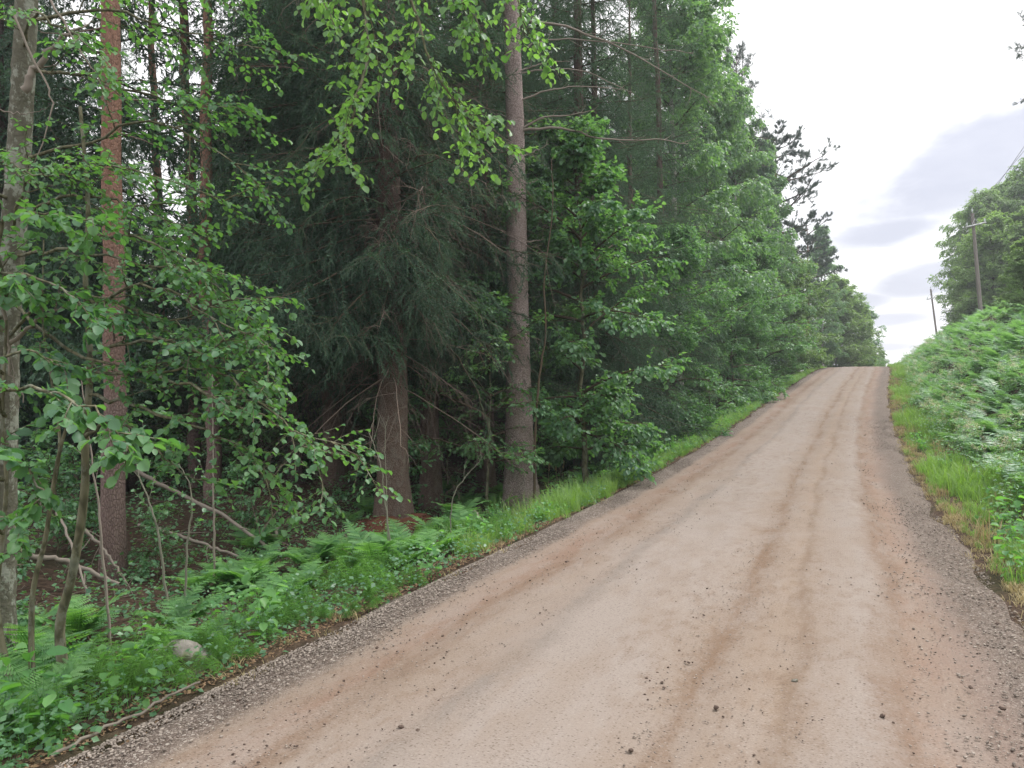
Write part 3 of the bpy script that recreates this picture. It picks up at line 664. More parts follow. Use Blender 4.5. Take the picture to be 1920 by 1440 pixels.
def dead_branch(parent, pts, d, r0=.018, n2=5, L2=.35, mat='palebranch', name='dead_branch', dd=0.0, origin=None, n3=3):
    P = polyline([at(px, py, d + dd * i_) for i_, (px, py) in enumerate(pts)], 16, .008)[None]
    mb = MB(); tubes(mb, P, np.linspace(r0, r0 * .25, 16)[None], 7, rnd=.6)
    if n2:
        C, _ = grow(P, n2, .3, .98, .7, L2, 6, -.1, 1.2, .13, taper=.4); tubes(mb, C, taper(len(C), 6, r0 * .3, .0015), 4)
        if n3: C3, _ = grow(C, n3, .3, 1, .8, L2 * .4, 4, 0, 1.2, .16); tubes(mb, C3, taper(len(C3), 4, r0 * .14, .001), 3)
    mb.shift(pf if origin is None else origin)
    return obj(name, mb.mesh(name, M[mat], True), parent)
B_ = [([(972, 37), (1050, 47), (1100, 65), (1150, 82), (1210, 115), (1270, 150), (1330, 185)], .022, 8, .5), ([(972, 95), (1025, 75), (1100, 75), (1225, 90), (1300, 100)], .016, 6, .4),
      ([(972, 135), (1020, 118), (1065, 115)], .014, 3, .25), ([(972, 137), (1030, 130), (1090, 132), (1160, 162), (1190, 178)], .013, 5, .3), ([(972, 190), (1025, 170), (1075, 162), (1140, 165), (1170, 168)], .016, 6, .35),
      ([(972, 243), (1020, 220), (1066, 216), (1112, 206)], .020, 5, .3), ([(972, 246), (1020, 240), (1070, 243), (1115, 257), (1165, 262), (1245, 262), (1290, 270)], .024, 7, .4), ([(972, 296), (1010, 280), (1028, 271)], .018, 2, .15),
      ([(978, 347), (1007, 338)], .02, 2, .1), ([(978, 455), (1022, 449)], .018, 1, .1), ([(978, 395), (1017, 386)], .010, 2, .15), ([(972, 520), (1006, 510)], .008, 1, .1), ([(972, 560), (1010, 556)], .006, 1, .1),
      ([(968, 232), (940, 215), (910, 209)], .015, 3, .2), ([(965, 296), (925, 275), (895, 262), (870, 258)], .012, 4, .25), ([(965, 350), (930, 330), (914, 322)], .010, 2, .1), ([(965, 398), (925, 377), (900, 364), (872, 354)], .014, 3, .2),
      ([(965, 455), (922, 442)], .008, 2, .1), ([(965, 570), (930, 555)], .008, 2, .1), ([(965, 515), (938, 505)], .006, 1, .1), ([(968, 150), (945, 120), (925, 95)], .010, 3, .2), ([(968, 395), (985, 388), (992, 380)], .013, 0, .1)]
for p_, r_, n_, l_ in B_: dead_branch(root, p_, PD - .05, r_, n_, l_)
crown = pine(9.5, .09, .5, 2.8, 30, stubs=0)
for nm, me in crown[1:]:
    o = obj(nm, me, root, TPm[int(np.argmin(abs(zz - 9.8)))])

# ------------------------------------------------------------------ named trunks inside the forest edge
sf = hit(738, 985)
hero = set_tree(SPA, 'spruce_tree', 'thick brown spruce trunk rising from a reddish needle mound left of the big pine', 'spruce tree', sf - np.array([0, 0, .05]), .1, 1.08)
def spruce_bough(parent, pts, n2=16, L2=.42):
    ax = [at(a_, b_, c_) for a_, b_, c_ in pts]; P = polyline(ax, 16, .01)[None]; Mi = np.array(parent.matrix_basis.inverted())
    def loc_(Q): return Q @ Mi[:3, :3].T + Mi[:3, 3]
    mb = MB(); tubes(mb, loc_(P), np.linspace(.014, .003, 16)[None], 6); S2, _ = grow(P, n2, .22, .99, .85, L2, 5, .55, .45, .06); tubes(mb, loc_(S2), taper(len(S2), 5, .004, .0015), 3)
    S3, _ = grow(S2, 7, .1, .95, .8, .17, 3, .7, .7, .08); b = obj('bough', mb.mesh('bough', M['twig']), parent)
    mn = MB(); along(mn, NT_NEAR, loc_(S2)); along(mn, NT_NEAR, loc_(S3)); along(mn, NT_NEAR, loc_(P[:, 5:])); obj('needles', mn.mesh('needles', M['needle_lit']), b)
hero.matrix_basis = Matrix.LocRotScale(hero.location, hero.rotation_euler, hero.scale)
hd = float(sf[1])
for q_ in [[(738, 520, hd), (790, 500, hd - .7), (860, 555, hd - 1.2), (928, 612, hd - 1.4)], [(738, 400, hd), (690, 370, hd - .8), (610, 385, hd - 1.2), (560, 430, hd - 1.4)], [(738, 420, hd), (775, 415, hd - .8), (815, 445, hd - 1.2), (832, 490, hd - 1.3)],
           [(738, 560, hd), (700, 540, hd - .8), (640, 590, hd - 1.3), (610, 640, hd - 1.5)], [(738, 330, hd), (800, 290, hd - .7), (870, 320, hd - 1.1), (915, 380, hd - 1.2)], [(738, 250, hd), (660, 215, hd - .8), (580, 250, hd - 1.2), (525, 330, hd - 1.3)],
           [(800, 640, hd + .8), (850, 660, hd + .2), (895, 740, hd - .1), (925, 830, hd - .2)], [(738, 180, hd), (790, 150, hd - .9), (830, 200, hd - 1.3), (850, 260, hd - 1.4)]]:
    spruce_bough(hero, q_)
p = col_at(800, 12.0); set_tree(SPB, 'spruce_tree', 'dark spruce trunk standing just behind and right of the thick brown spruce', 'spruce tree', p, 2.0, 1.0)
p = col_at(548, 12.8); set_tree(SFC, 'spruce_tree', 'slim dark straight trunk between the paired red pines and the thick brown spruce', 'spruce tree', p, .7, .95)
p = hit(213, 1085)
set_tree(PIA, 'pine_tree', 'straight pine with flaky reddish bark, nearest of the red pines on the left', 'pine tree', p, .4, .95)
p = col_at(392, 11.6); set_tree(PIB, 'pine_tree', 'slim red pine, right one of the close pair of slender trunks', 'pine tree', p, 1.0, .95)
p = col_at(362, 13.5); set_tree(PIB, 'pine_tree', 'slim red pine, left one of the close pair of slender trunks', 'pine tree', p, 3.0, 1.0)
p = col_at(300, 17); set_tree(PIB, 'pine_tree', 'thin distant pine trunk seen in the bright gap at the upper left', 'pine tree', p, 4.0, 1.0)
p = col_at(905, 13.5); set_tree(SPB, 'spruce_tree', 'spruce with hanging dead twigs close behind the big grey pine', 'spruce tree', p, 4.4, 1.02)
p = col_at(622, 12.5); set_tree(SPA, 'spruce_tree', 'spruce with drooping green boughs left of the thick brown spruce trunk', 'spruce tree', p, 3.4, .95)

# ------------------------------------------------------------------ forest edge along the road
E_ = [
 (DEA, 'deciduous_tree', 'slender leafy tree with bright leaves directly right of the big grey pine', 'deciduous tree', 1095, 12.6, 1.0, .3),
 (SPC, 'spruce_tree', 'spruce with boughs to the ground right of the leafy tree by the big pine', 'spruce tree', 1118, 17, .9, 1.0),
 (SPB, 'spruce_tree', 'tall dark spruce behind the bare branches of the big pine', 'spruce tree', 1085, 16.5, 1.0, 2.2),
 (SPC, 'spruce_tree', 'low branched spruce sweeping down to the green verge halfway up the road', 'spruce tree', 1180, 20.5, .85, 2.9),
 (DEC, 'deciduous_tree', 'bushy bright green tree leaning over the verge halfway up the road', 'deciduous tree', 1275, 21.0, .85, .6),
 (SPB, 'spruce_tree', 'spruce with hanging boughs standing behind the bushy bright green tree', 'spruce tree', 1275, 24, 1.0, .2),
 (DED, 'birch_tree', 'tallest birch, its loose crown leaving the picture at the top', 'birch tree', 1300, 29, 1.0, .9),
 (DEE, 'birch_tree', 'tall birch right of the tallest birch, its edge against the white sky', 'birch tree', 1352, 35, 1.05, 2.4),
 (DEC, 'rowan_tree', 'dark dense rowan bush standing at the verge near the crest of the road', 'rowan tree', 1395, 30, .9, 1.9),
 (DEC, 'rowan_tree', 'broad round leafy tree overhanging the verge just before the crest', 'rowan tree', 1448, 37, 1.12, 4.0),
 (DEF, 'deciduous_tree', 'light green leafy tree at the last bend of the verge', 'deciduous tree', 1478, 45, .62, 3.0),
 (DEE, 'birch_tree', 'birch with ragged top against the sky above the rowans', 'birch tree', 1396, 41, .98, 5.2),
 (PIA, 'pine_tree', 'tall pine half hidden among the birches near the sky edge', 'pine tree', 1400, 42, 1.0, 1.2),
 (DEE, 'birch_tree', 'birch whose top reaches into the long boughs of the pine', 'birch tree', 1446, 45, .84, 1.4),
 (DEF, 'deciduous_tree', 'rounded light green tree below the smaller dark pine near the crest', 'deciduous tree', 1492, 51, .92, 5.0),
 (DEE, 'birch_tree', 'thin birch with a pointed airy top beyond the leaning pine', 'birch tree', 1545, 66, .78, .4),
 (DEF, 'birch_tree', 'pale green birch clump at the left side of the crest', 'birch tree', 1568, 70, 1.0, 2.0),
 (DEF, 'birch_tree', 'pale green birch clump just right of the other at the crest', 'birch tree', 1592, 74, .92, 4.1),
 (DEC, 'deciduous_tree', 'dark round tree at the far end of the tree line beyond the crest', 'deciduous tree', 1614, 80, 1.15, 1.0),
]
for parts, nm, lb, ct, px, d, sc_, rz in E_:
    set_tree(parts, nm, lb, ct, col_at(px - ((26 if d < 40 else 8) if 1250 < px < 1520 else 0), d) - np.array([0, 0, .05]), rz, sc_)
PIF = pine(15.0, .16, 8.2, 4.0, 34, tpl=TUFT_FAR, tuft=.15, el=(-.1, .5), n2=9)
p = col_at(1462, 47); set_tree(PIF, 'pine_tree', 'pine with long layered boughs reaching out against the sky', 'pine tree', p, .3, 1.0)
PIG = pine(12, .13, 6.5, 3.0, 26, tpl=TUFT_FAR, tuft=.16, n2=8)
p = col_at(1512, 58); set_tree(PIG, 'pine_tree', 'smaller dark pine leaning out beneath the long pine boughs', 'pine tree', p, 2.3, 1.0)
for i, (px, d, sc_) in enumerate([(1636, 96, .55), (1650, 100, .5), (1626, 92, .6)]):
    p = col_at(px, d); set_tree(DEF, 'bush', 'small distant bush showing just above the crest of the road', 'bush', p, i, sc_, 'distant bushes beyond the crest')

# rows of forest behind the edge
fr = np.random.default_rng(5)
kinds = [(SFA, 'spruce_tree'), (SFB, 'spruce_tree'), (SFC, 'spruce_tree'), (SFA, 'spruce_tree'), (DEB, 'deciduous_tree')]
used = [(sf[0], sf[1]), (pf[0], pf[1])]
cnt = 0
for k_ in range(4000):
    s = fr.uniform(-6, 62); t = -fr.uniform(6.5, 38)
    x, y, z = rp(s, t); x = float(x); y = float(y)
    if y < 7.5: continue
    px = 960 + x / y * FPX
    if px < -260: continue
    d_ = -t
    mn_ = 2.1 if d_ < 14 else 2.7
    gap = 245 < px < 390 and y > 13          # the bright gap at the upper left
    if any((x - a) ** 2 + (y - b) ** 2 < mn_ ** 2 for a, b in used): continue
    if y < 13 and px < 620: continue
    used.append((x, y)); kd = kinds[fr.integers(0, len(kinds))] if d_ < 17 else kinds[fr.integers(0, 2)]
    z = float(ground(x, y))
    if kd[1] == 'spruce_tree': lb, ct, gr = 'dark spruce tree standing deep in the forest', 'spruce tree', 'spruces deep in the forest'
    else: lb, ct, gr = 'leafy green tree standing deep in the forest', 'deciduous tree', 'leafy trees deep in the forest'
    set_tree(kd[0], kd[1], lb, ct, (x, y, z - .05), fr.uniform(0, 6.28), fr.uniform(.28, .38) * (1 if y < 30 else 1.25) if gap else fr.uniform(.85, 1.15), gr); cnt += 1
    if cnt >= 175: break
print('forest trees', cnt)

# saplings and bushes of the undergrowth
cnt = 0; ub = []
for k_ in range(3000):
    s = fr.uniform(0, 46); t = -HW - 1.6 - fr.random() ** 1.3 * 9
    x, y, z = rp(s, t); x = float(x); y = float(y)
    if y < 5.5: continue
    px = 960 + x / y * FPX
    if px < -150 or any((x - a) ** 2 + (y - b) ** 2 < .8 for a, b in ub): continue
    if 700 < px < 1050 and y < 10.5: continue
    if y < 8.5 and px > 420: continue
    ub.append((x, y)); kd = [BUA, BUB, BUB, BUC][fr.integers(0, 4)]
    if y < 9 and kd is BUC: kd = BUB
    set_tree(kd, 'sapling', 'small leafy sapling growing in the shade of the forest', 'sapling', (x, y, float(ground(x, y)) - .03), fr.uniform(0, 6.28), fr.uniform(.7, 1.2), 'saplings in the forest shade'); cnt += 1
    if cnt >= 120: break
print('saplings', cnt)

# ------------------------------------------------------------------ right side beyond the bank
Rr_ = [(DER, 'birch_tree', 'birch with drooping twigs at the left end of the trees on the bank', 'birch tree', 1850, 63, .88, 1.0),
       (DER, 'birch_tree', 'tallest drooping birch above the wooden pole on the bank', 'birch tree', 1890, 65, 1.02, 2.0),
       (DER, 'birch_tree', 'drooping birch at the right edge of the picture', 'birch tree', 1945, 63, 1.1, 3.4),
       (DED, 'birch_tree', 'birch behind the others at the far right of the bank', 'birch tree', 1985, 66, .75, 5.0),
       (SFB, 'spruce_tree', 'narrow dark spruce at the left edge of the trees on the bank', 'spruce tree', 1800, 68, .56, 1.0),
       (DEF, 'deciduous_tree', 'rounded light green tree left of the nearer wooden pole', 'deciduous tree', 1828, 57, .66, 2.0),
       (DEF, 'deciduous_tree', 'rounded leafy tree with a pale top right of the nearer wooden pole', 'deciduous tree', 1870, 55, .92, .0),
       (DEF, 'deciduous_tree', 'shaded leafy tree low on the bank at the right picture edge', 'deciduous tree', 1925, 52, .80, 4.0),
       (DEF, 'bush', 'yellow green shrub above the ferns at the right picture edge', 'bush', 1925, 30, .32, 4.0)]
for parts, nm, lb, ct, px, d, sc_, rz in Rr_:
    set_tree(parts, nm, lb, ct, col_at(px, d) - np.array([0, 0, .05]), rz, sc_)
p = col_at(1990, 25); set_tree(PIA, 'pine_tree', 'pine whose bough tip pokes in at the upper right edge', 'pine tree', p, .6, .68)

# ------------------------------------------------------------------ foreground alders on the left
def leafy(parent, origin, pts, r0=.012, n2=9, L2=.6, n3=6, L3=.22, nleaf=5, leaf=.044, lmat='alder', droop=.25, dd=0, bark='grey_bark', nm='branch', flat=.38, t0=.15, taper_=.45, K=18, world=False):
    """a bough with its twigs, and its foliage as a sub-part"""
    P = (polyline(pts, K, .01) if world else polyline([at(a_, b_, c_) for a_, b_, c_ in pts], K, .01))[None]
    mb = MB(); tubes(mb, P, np.linspace(r0, .003, K)[None], 6)
    S2, _ = grow(P, n2, t0, .98, .75, L2, 6, droop, .45, .08, taper=taper_); tubes(mb, S2, taper(len(S2), 6, .0045, .0018), 4)
    S3, _ = grow(S2, n3, .12, .98, .8, L3, 5, droop * .8, .5, .08, taper=.4); tubes(mb, S3, taper(len(S3), 5, .002, .0011), 3)
    mb.shift(origin); b = obj(nm, mb.mesh(nm, M['twig' if bark == 'twig' else 'mossy_bark']), parent)
    ml = MB(); leaves(ml, S3, nleaf, leaf, LEAF9, LEAF9F, .15, .85, flat, .3); leaves(ml, S2, nleaf + 1, leaf, LEAF9, LEAF9F, .3, .85, flat, .3); leaves(ml, P[:, int(K * .55):], 7, leaf, LEAF9, LEAF9F, .2, .85, flat, .3)
    ml.shift(origin); obj('foliage', ml.mesh('foliage', M[lmat]), b)
    return b
def wtrunk(parent, origin, pts, r0, r1, mat, K=60, sides=20, nm='trunk', ridge=.02):
    P = polyline([at(*q) for q in pts] if len(pts[0]) == 3 and not isinstance(pts[0], np.ndarray) else pts, K, .0) - origin
    Rd = np.linspace(r0, r1, K) * (1 + .3 * np.exp(-np.arange(K) / 3.0))
    return obj(nm, trunk_mesh(nm, P, Rd, M[mat], sides, ridge, 3), parent)

ao = col_at(-22, 4.9)
al = thing('alder_tree', 'alder with a grey lichen covered trunk at the far left edge', 'alder tree', ao)
wtrunk(al, ao, [ao - np.array([0, 0, .1]), at(2, 1000, 4.9), at(8, 780, 4.9), at(12, 600, 4.9), at(28, 400, 4.9), at(42, 180, 4.9), at(50, 0, 4.9), at(58, -250, 4.9), at(75, -600, 4.95), at(90, -1100, 5)], .088, .05, 'grey_bark', 120, 28, ridge=.035)
AL = [  # main boughs: pixel column, row and depth of their joints, read as positions round the trunk
 ([(10, 640, 4.9), (90, 560, 4.6), (200, 560, 4.4), (320, 600, 4.3), (430, 560, 4.2), (505, 575, 4.2)], dict(n2=8, leaf=.044)),
 ([(25, 480, 4.9), (120, 470, 4.6), (250, 490, 4.5), (380, 520, 4.4), (470, 600, 4.3)], dict(n2=11, leaf=.044)),
 ([(30, 400, 4.9), (150, 370, 4.7), (260, 390, 4.6), (360, 440, 4.6)], dict(n2=10)),
 ([(38, 300, 4.9), (150, 270, 4.8), (270, 230, 4.8), (380, 265, 4.8), (500, 350, 4.8)], dict(n2=11, leaf=.042)),
 ([(45, 130, 4.9), (180, 150, 4.9), (320, 190, 5.0), (440, 200, 5.0)], dict(n2=10, leaf=.042)),
 ([(50, 40, 4.9), (200, 20, 4.9), (340, 60, 5.0), (480, 95, 5.0)], dict(n2=11, leaf=.042)),
 ([(52, -60, 4.9), (180, -60, 5), (330, -30, 5.1), (430, 10, 5.1)], dict(n2=10, leaf=.042)),
 ([(15, 560, 4.9), (100, 640, 4.5), (220, 690, 4.3), (340, 690, 4.2), (450, 620, 4.2), (500, 650, 4.2)], dict(n2=11, leaf=.044)),
 ([(30, 380, 4.9), (-60, 330, 4.5), (0, 300, 4.3), (70, 330, 4.2), (140, 330, 4.2)], dict(n2=8, leaf=.042, L2=.4)),
 ([(15, 600, 4.9), (-70, 560, 4.5), (-10, 540, 4.3), (60, 560, 4.2)], dict(n2=8, leaf=.06, L2=.4)),
 ([(45, 100, 4.9), (60, 30, 4.6), (130, 60, 4.4), (200, 110, 4.3)], dict(n2=7, leaf=.042, L2=.4)),
 ([(20, 450, 4.9), (60, 330, 4.6), (180, 310, 4.5), (300, 330, 4.5), (420, 380, 4.5)], dict(n2=10, leaf=.042, L2=.5)),
 ([(55, -250, 4.9), (300, -420, 4.9), (520, -330, 4.8), (640, -120, 4.8), (690, 60, 4.8), (655, 250, 4.8), (650, 265, 4.8)], dict(n2=13, t0=.45, L2=.7, r0=.022, lmat='bright', leaf=.052, n3=6)),
 ([(56, -280, 4.9), (350, -480, 5.0), (620, -360, 5.0), (740, -120, 5.0), (790, 60, 5.0), (850, 190, 5.0), (895, 250, 5.0)], dict(n2=14, t0=.45, L2=.62, r0=.022, lmat='bright', leaf=.052, n3=6)),
 ([(58, -300, 4.9), (400, -560, 5.1), (750, -420, 5.1), (900, -200, 5.1), (960, -30, 5.1), (985, 70, 5.1)], dict(n2=11, t0=.5, L2=.5, r0=.02, lmat='bright', leaf=.05, n3=5)),
 ([(56, -270, 4.9), (280, -380, 5.0), (460, -250, 5.1), (560, -110, 5.1), (610, 20, 5.1)], dict(n2=10, t0=.5, L2=.5, r0=.02, lmat='bright', leaf=.05)),
 ([(57, -290, 4.9), (380, -500, 4.9), (680, -380, 4.9), (830, -180, 4.9), (870, -40, 4.9), (900, 60, 4.9)], dict(n2=11, t0=.5, L2=.5, r0=.02, lmat='bright', leaf=.05)),
]
for p_, kw in AL: leafy(al, ao, p_, **kw)
for p_, r_, n_, l_, d_ in [([(45, 170), (62, 130), (110, 78), (150, 50)], .028, 3, .2, 4.75), ([(20, 12), (50, 85), (90, 170), (95, 205), (72, 290), (55, 320)], .008, 3, .15, 4.5), ([(10, 655), (60, 610), (110, 575), (140, 560)], .016, 3, .25, 4.6),
                           ([(95, 0), (150, 95), (180, 140), (198, 170)], .007, 3, .2, 4.4), ([(0, 205), (45, 215), (90, 200)], .005, 2, .2, 4.6), ([(8, 560), (14, 640), (22, 700), (45, 750)], .012, 2, .2, 4.4)]:
    dead_branch(al, p_, d_, r_, n_, l_, origin=ao)

# multi stemmed young alder in front of it
bo = col_at(108, 4.6)
yb = thing('young_alder', 'young alder with a bent mossy stem in front of the first red pine', 'young alder', bo)
wtrunk(yb, bo, [bo - np.array([0, 0, .05]), at(112, 1180, 4.6), at(135, 1080, 4.58), at(158, 930, 4.55), at(160, 820, 4.5), at(167, 730, 4.5), at(168, 650, 4.5), at(160, 520, 4.55), at(165, 380, 4.6), at(150, 200, 4.7)], .030, .010, 'mossy_bark', 50, 12, ridge=.04)
for p_, kw in [
 ([(160, 560, 4.5), (240, 610, 4.3), (350, 650, 4.2), (440, 720, 4.1), (540, 800, 4.0), (612, 912, 4.0)], dict(n2=10, leaf=.042, L2=.42)),
 ([(165, 700, 4.5), (240, 700, 4.2), (350, 720, 4.0), (460, 770, 4.0), (570, 815, 4.0), (682, 852, 4.0)], dict(n2=10, leaf=.042, L2=.42)),
 ([(165, 660, 4.5), (260, 640, 4.2), (380, 660, 4.1), (500, 725, 4.0)], dict(n2=8, leaf=.042, L2=.42)),
 ([(165, 740, 4.5), (250, 760, 4.2), (370, 800, 4.1), (460, 850, 4.1), (525, 940, 4.1)], dict(n2=9, leaf=.042, L2=.4)),
 ([(165, 640, 4.5), (200, 560, 4.3), (300, 540, 4.2), (400, 600, 4.1), (492, 640, 4.1)], dict(n2=10, leaf=.042, L2=.45)),
 ([(158, 820, 4.5), (220, 790, 4.4), (300, 850, 4.3), (360, 900, 4.2)], dict(n2=5, leaf=.05, L2=.3)),
 ([(160, 450, 4.55), (230, 440, 4.4), (330, 470, 4.3), (420, 520, 4.3)], dict(n2=9, leaf=.042, L2=.45))]:
    leafy(yb, bo, p_, **kw)
co = col_at(40, 4.3)
yc = thing('young_alder', 'young alder of thin forked grey stems with large pale leaves at the left edge', 'young alder', co)
wtrunk(yc, co, [co - np.array([0, 0, .05]), at(60, 1130, 4.3), at(85, 1010, 4.3), at(105, 880, 4.25), at(125, 800, 4.2), at(150, 740, 4.1)], .017, .006, 'mossy_bark', 40, 10, ridge=.03)
wtrunk(yc, co, [at(95, 940, 4.28), at(112, 830, 4.35), at(95, 700, 4.4), at(80, 600, 4.4), at(82, 450, 4.4)], .010, .004, 'mossy_bark', 30, 8, nm='stem')
wtrunk(yc, co, [co - np.array([0.08, 0, .05]), at(-5, 1150, 4.35), at(5, 1000, 4.35), at(12, 900, 4.3), at(5, 780, 4.3), at(12, 600, 4.3)], .018, .007, 'mossy_bark', 30, 8, nm='stem')
for p_, kw in [
 ([(10, 780, 3.9), (-10, 740, 3.6), (60, 730, 3.5), (130, 750, 3.4), (200, 790, 3.35), (248, 862, 3.3)], dict(n2=11, leaf=.062, L2=.3, n3=3, L3=.12)),
 ([(5, 900, 4.0), (-40, 850, 3.5), (20, 860, 3.3), (60, 900, 3.25), (82, 945, 3.2)], dict(n2=7, leaf=.064, L2=.22, n3=2, L3=.1)),
 ([(5, 700, 4.2), (-30, 680, 3.9), (60, 660, 3.8), (130, 700, 3.7)], dict(n2=7, leaf=.058, L2=.3, n3=3, L3=.12)),
 ([(5, 620, 4.2), (-20, 520, 4.0), (60, 520, 3.8), (140, 560, 3.8), (180, 600, 3.8)], dict(n2=8, leaf=.056, L2=.35, n3=3, L3=.15)),
 ([(5, 1000, 4.1), (-30, 960, 3.8), (20, 980, 3.6), (40, 1040, 3.5)], dict(n2=5, leaf=.056, L2=.22, n3=2, L3=.1)),
 ([(12, 560, 4.3), (0, 420, 4.1), (90, 400, 4.0), (180, 420, 4.0)], dict(n2=8, leaf=.06, L2=.35, n3=3, L3=.15))]:
    leafy(yc, co, p_, lmat='alder', flat=.5, **kw)
# branches of the leafy tree right of the big pine that lean towards the road
# slim grey stems and saplings
def slim(label, pts, r0, mat='sapling', nm='sapling', leaf=True, group=None, foot=True):
    o0 = at(*pts[0]); 
    if foot: o0 = np.array([o0[0], o0[1], float(ground(o0[0], o0[1])) - .03])
    r_ = thing(nm, label, 'sapling', o0, group=group)
    r0 = r0 * .75; P = polyline([o0] + [at(*q) for q in pts[1:]], 26, .004)[None]; mb = MB(); tubes(mb, P, np.linspace(r0, r0 * .3, 26)[None], 7, rnd=.7); mb.shift(o0); obj('stem', mb.mesh('stem', M[mat], True), r_)
    mt = MB(); S2, _ = grow(P, 6, .35, .97, .7, .35, 6, .1, .9, .1, taper=.3); tubes(mt, S2, taper(6, 6, r0 * .3, .0012), 3); mt.shift(o0); obj('twigs', mt.mesh('twigs', M[mat]), r_)
    if leaf: ml = MB(); leaves(ml, S2, 6, .05, LEAF9, LEAF9F, .3, .8, .45, .3); ml.shift(o0); obj('foliage', ml.mesh('foliage', M['under']), r_)
slim('thin pale sapling stem leaning left right of the first red pine', [(316, 1090, 6.6), (300, 1020, 6.6), (285, 960, 6.6), (258, 880, 6.6), (240, 800, 6.6)], .016)
slim('thin pale upright sapling stem with a few leaves near the fallen trunk', [(344, 1085, 6.7), (352, 1020, 6.7), (360, 960, 6.7), (356, 910, 6.7), (335, 870, 6.7)], .015)
slim('straight thin grey sapling right of the two pale saplings', [(402, 1062, 7.4), (401, 960, 7.4), (399, 850, 7.4), (398, 700, 7.4)], .017, 'palebranch')
slim('thin bare shrub stem in front of the thick brown spruce trunk', [(738, 1000, 7.6), (722, 940, 7.6), (716, 880, 7.6), (700, 830, 7.6), (690, 810, 7.6)], .012, leaf=False)
slim('second bare stem crossing the thick brown spruce trunk', [(728, 985, 7.8), (724, 900, 7.8), (722, 820, 7.8), (728, 780, 7.8)], .008, leaf=False)
slim('curved thin stem between the thick brown spruce and the big pine', [(842, 975, 8.2), (848, 940, 8.2), (868, 900, 8.2), (895, 870, 8.2), (905, 855, 8.2)], .010, leaf=False)
slim('leaning slim tree stem directly behind the big grey pine', [(1000, 905, 11.2), (1004, 800, 11.2), (1012, 700, 11.2), (1024, 620, 11.2), (1020, 520, 11.2), (1036, 400, 11.2), (1034, 300, 11.3)], .030, 'twig')
slim('forked thin stems at the left edge below the pale leaves', [(205, 1100, 5.8), (190, 1000, 5.8), (172, 860, 5.8), (150, 700, 5.8)], .016, 'palebranch')

# ------------------------------------------------------------------ dead wood
def log(label, pts, r0, r1, mat='palebranch', nm='fallen_branch', cat='branch', n2=4, L2=.4, bendw=.007, group=None):
    W_ = [hit(px, py) + np.array([0, 0, dz_]) for px, py, dz_ in pts]; o0 = W_[0]
    P = polyline(W_, 24, bendw)[None]; mb = MB(); tubes(mb, P, np.linspace(r0, r1, 24)[None], 8, rnd=.5)
    if n2: C, _ = grow(P, n2, .2, .95, .8, L2, 6, .05, 1.3, .14, taper=.3); tubes(mb, C, taper(len(C), 6, r0 * .35, .002), 4)
    mb.shift(o0); tag(obj(nm, mb.mesh(nm, M[mat], True), loc=o0), label, cat, group)
log('long fallen trunk lying slanted behind the pale saplings', [(235, 1040, 1.05), (330, 1040, .75), (420, 1045, .5), (500, 1045, .12)], .026, .02, n2=6)
log('thin fallen stem sagging behind the two pale saplings', [(260, 1060, .45), (350, 1062, .32), (450, 1064, .12)], .025, .015)
log('low fallen stem lying left of the first red pine', [(45, 1110, .35), (120, 1110, .3), (225, 1115, .1)], .03, .02)
log('slanted dead stick leaning by the foot of the first red pine', [(150, 1095, .6), (200, 1100, .35), (240, 1110, .05)], .018, .01)
log('crooked stick lying left of the first red pine', [(85, 1060, .9), (130, 1100, .5), (170, 1140, .05)], .015, .01)
log('tangle of dead twigs left of the fern patch', [(470, 1035, .05), (500, 1030, .2), (540, 1040, .08)], .02, .008, 'deadtwig', n2=10, L2=.6)
log('curled grey root sticking up from the forest floor', [(522, 1035, .0), (518, 1030, .2), (528, 1028, .32)], .03, .012, n2=2, L2=.15)
log('bent dead root among the ferns left of the big pine', [(880, 985, .08), (890, 990, .22), (905, 992, .1), (915, 985, .02)], .022, .012, 'palebranch', n2=4, L2=.25)
log('heap of dead twigs right of the fallen trunk', [(430, 1020, .1), (480, 1025, .15), (520, 1030, .05)], .015, .008, 'deadtwig', n2=12, L2=.7)
log('long thin stick lying along the gravel edge at the lower left', [(95, 1432, .03), (180, 1385, .03), (270, 1345, .035), (330, 1312, .04), (378, 1288, .03)], .009, .006, 'palebranch', n2=0, bendw=.006)
log('short stick lying on the gravel beside the long thin stick', [(352, 1338, .02), (385, 1315, .02), (412, 1296, .02)], .006, .003, 'palebranch', n2=0, bendw=.004)
log('reddish broken root lying in the horsetails at the lower left', [(110, 1345, .05), (140, 1335, .09), (165, 1320, .05)], .03, .012, 'redneedle', n2=4, L2=.2)
log('dead grass stalk lying on the gravel at the right edge', [(1870, 1180, .01), (1920, 1205, .02), (1960, 1215, .01)], .004, .002, 'palebranch', n2=0, bendw=.003)

# stone half hidden in the horsetails
sp_ = hit(325, 1275); V_, F_ = rock_tpl(77, 4); V_ = V_ * np.array([.25, .18, .15])
rk = obj('stone', MB().add(V_, F_, None).mesh('stone', M['rock'], True), loc=sp_ + np.array([-.03, .12, .03])); tag(rk, 'flat grey stone half hidden in the green plants by the road edge', 'stone')
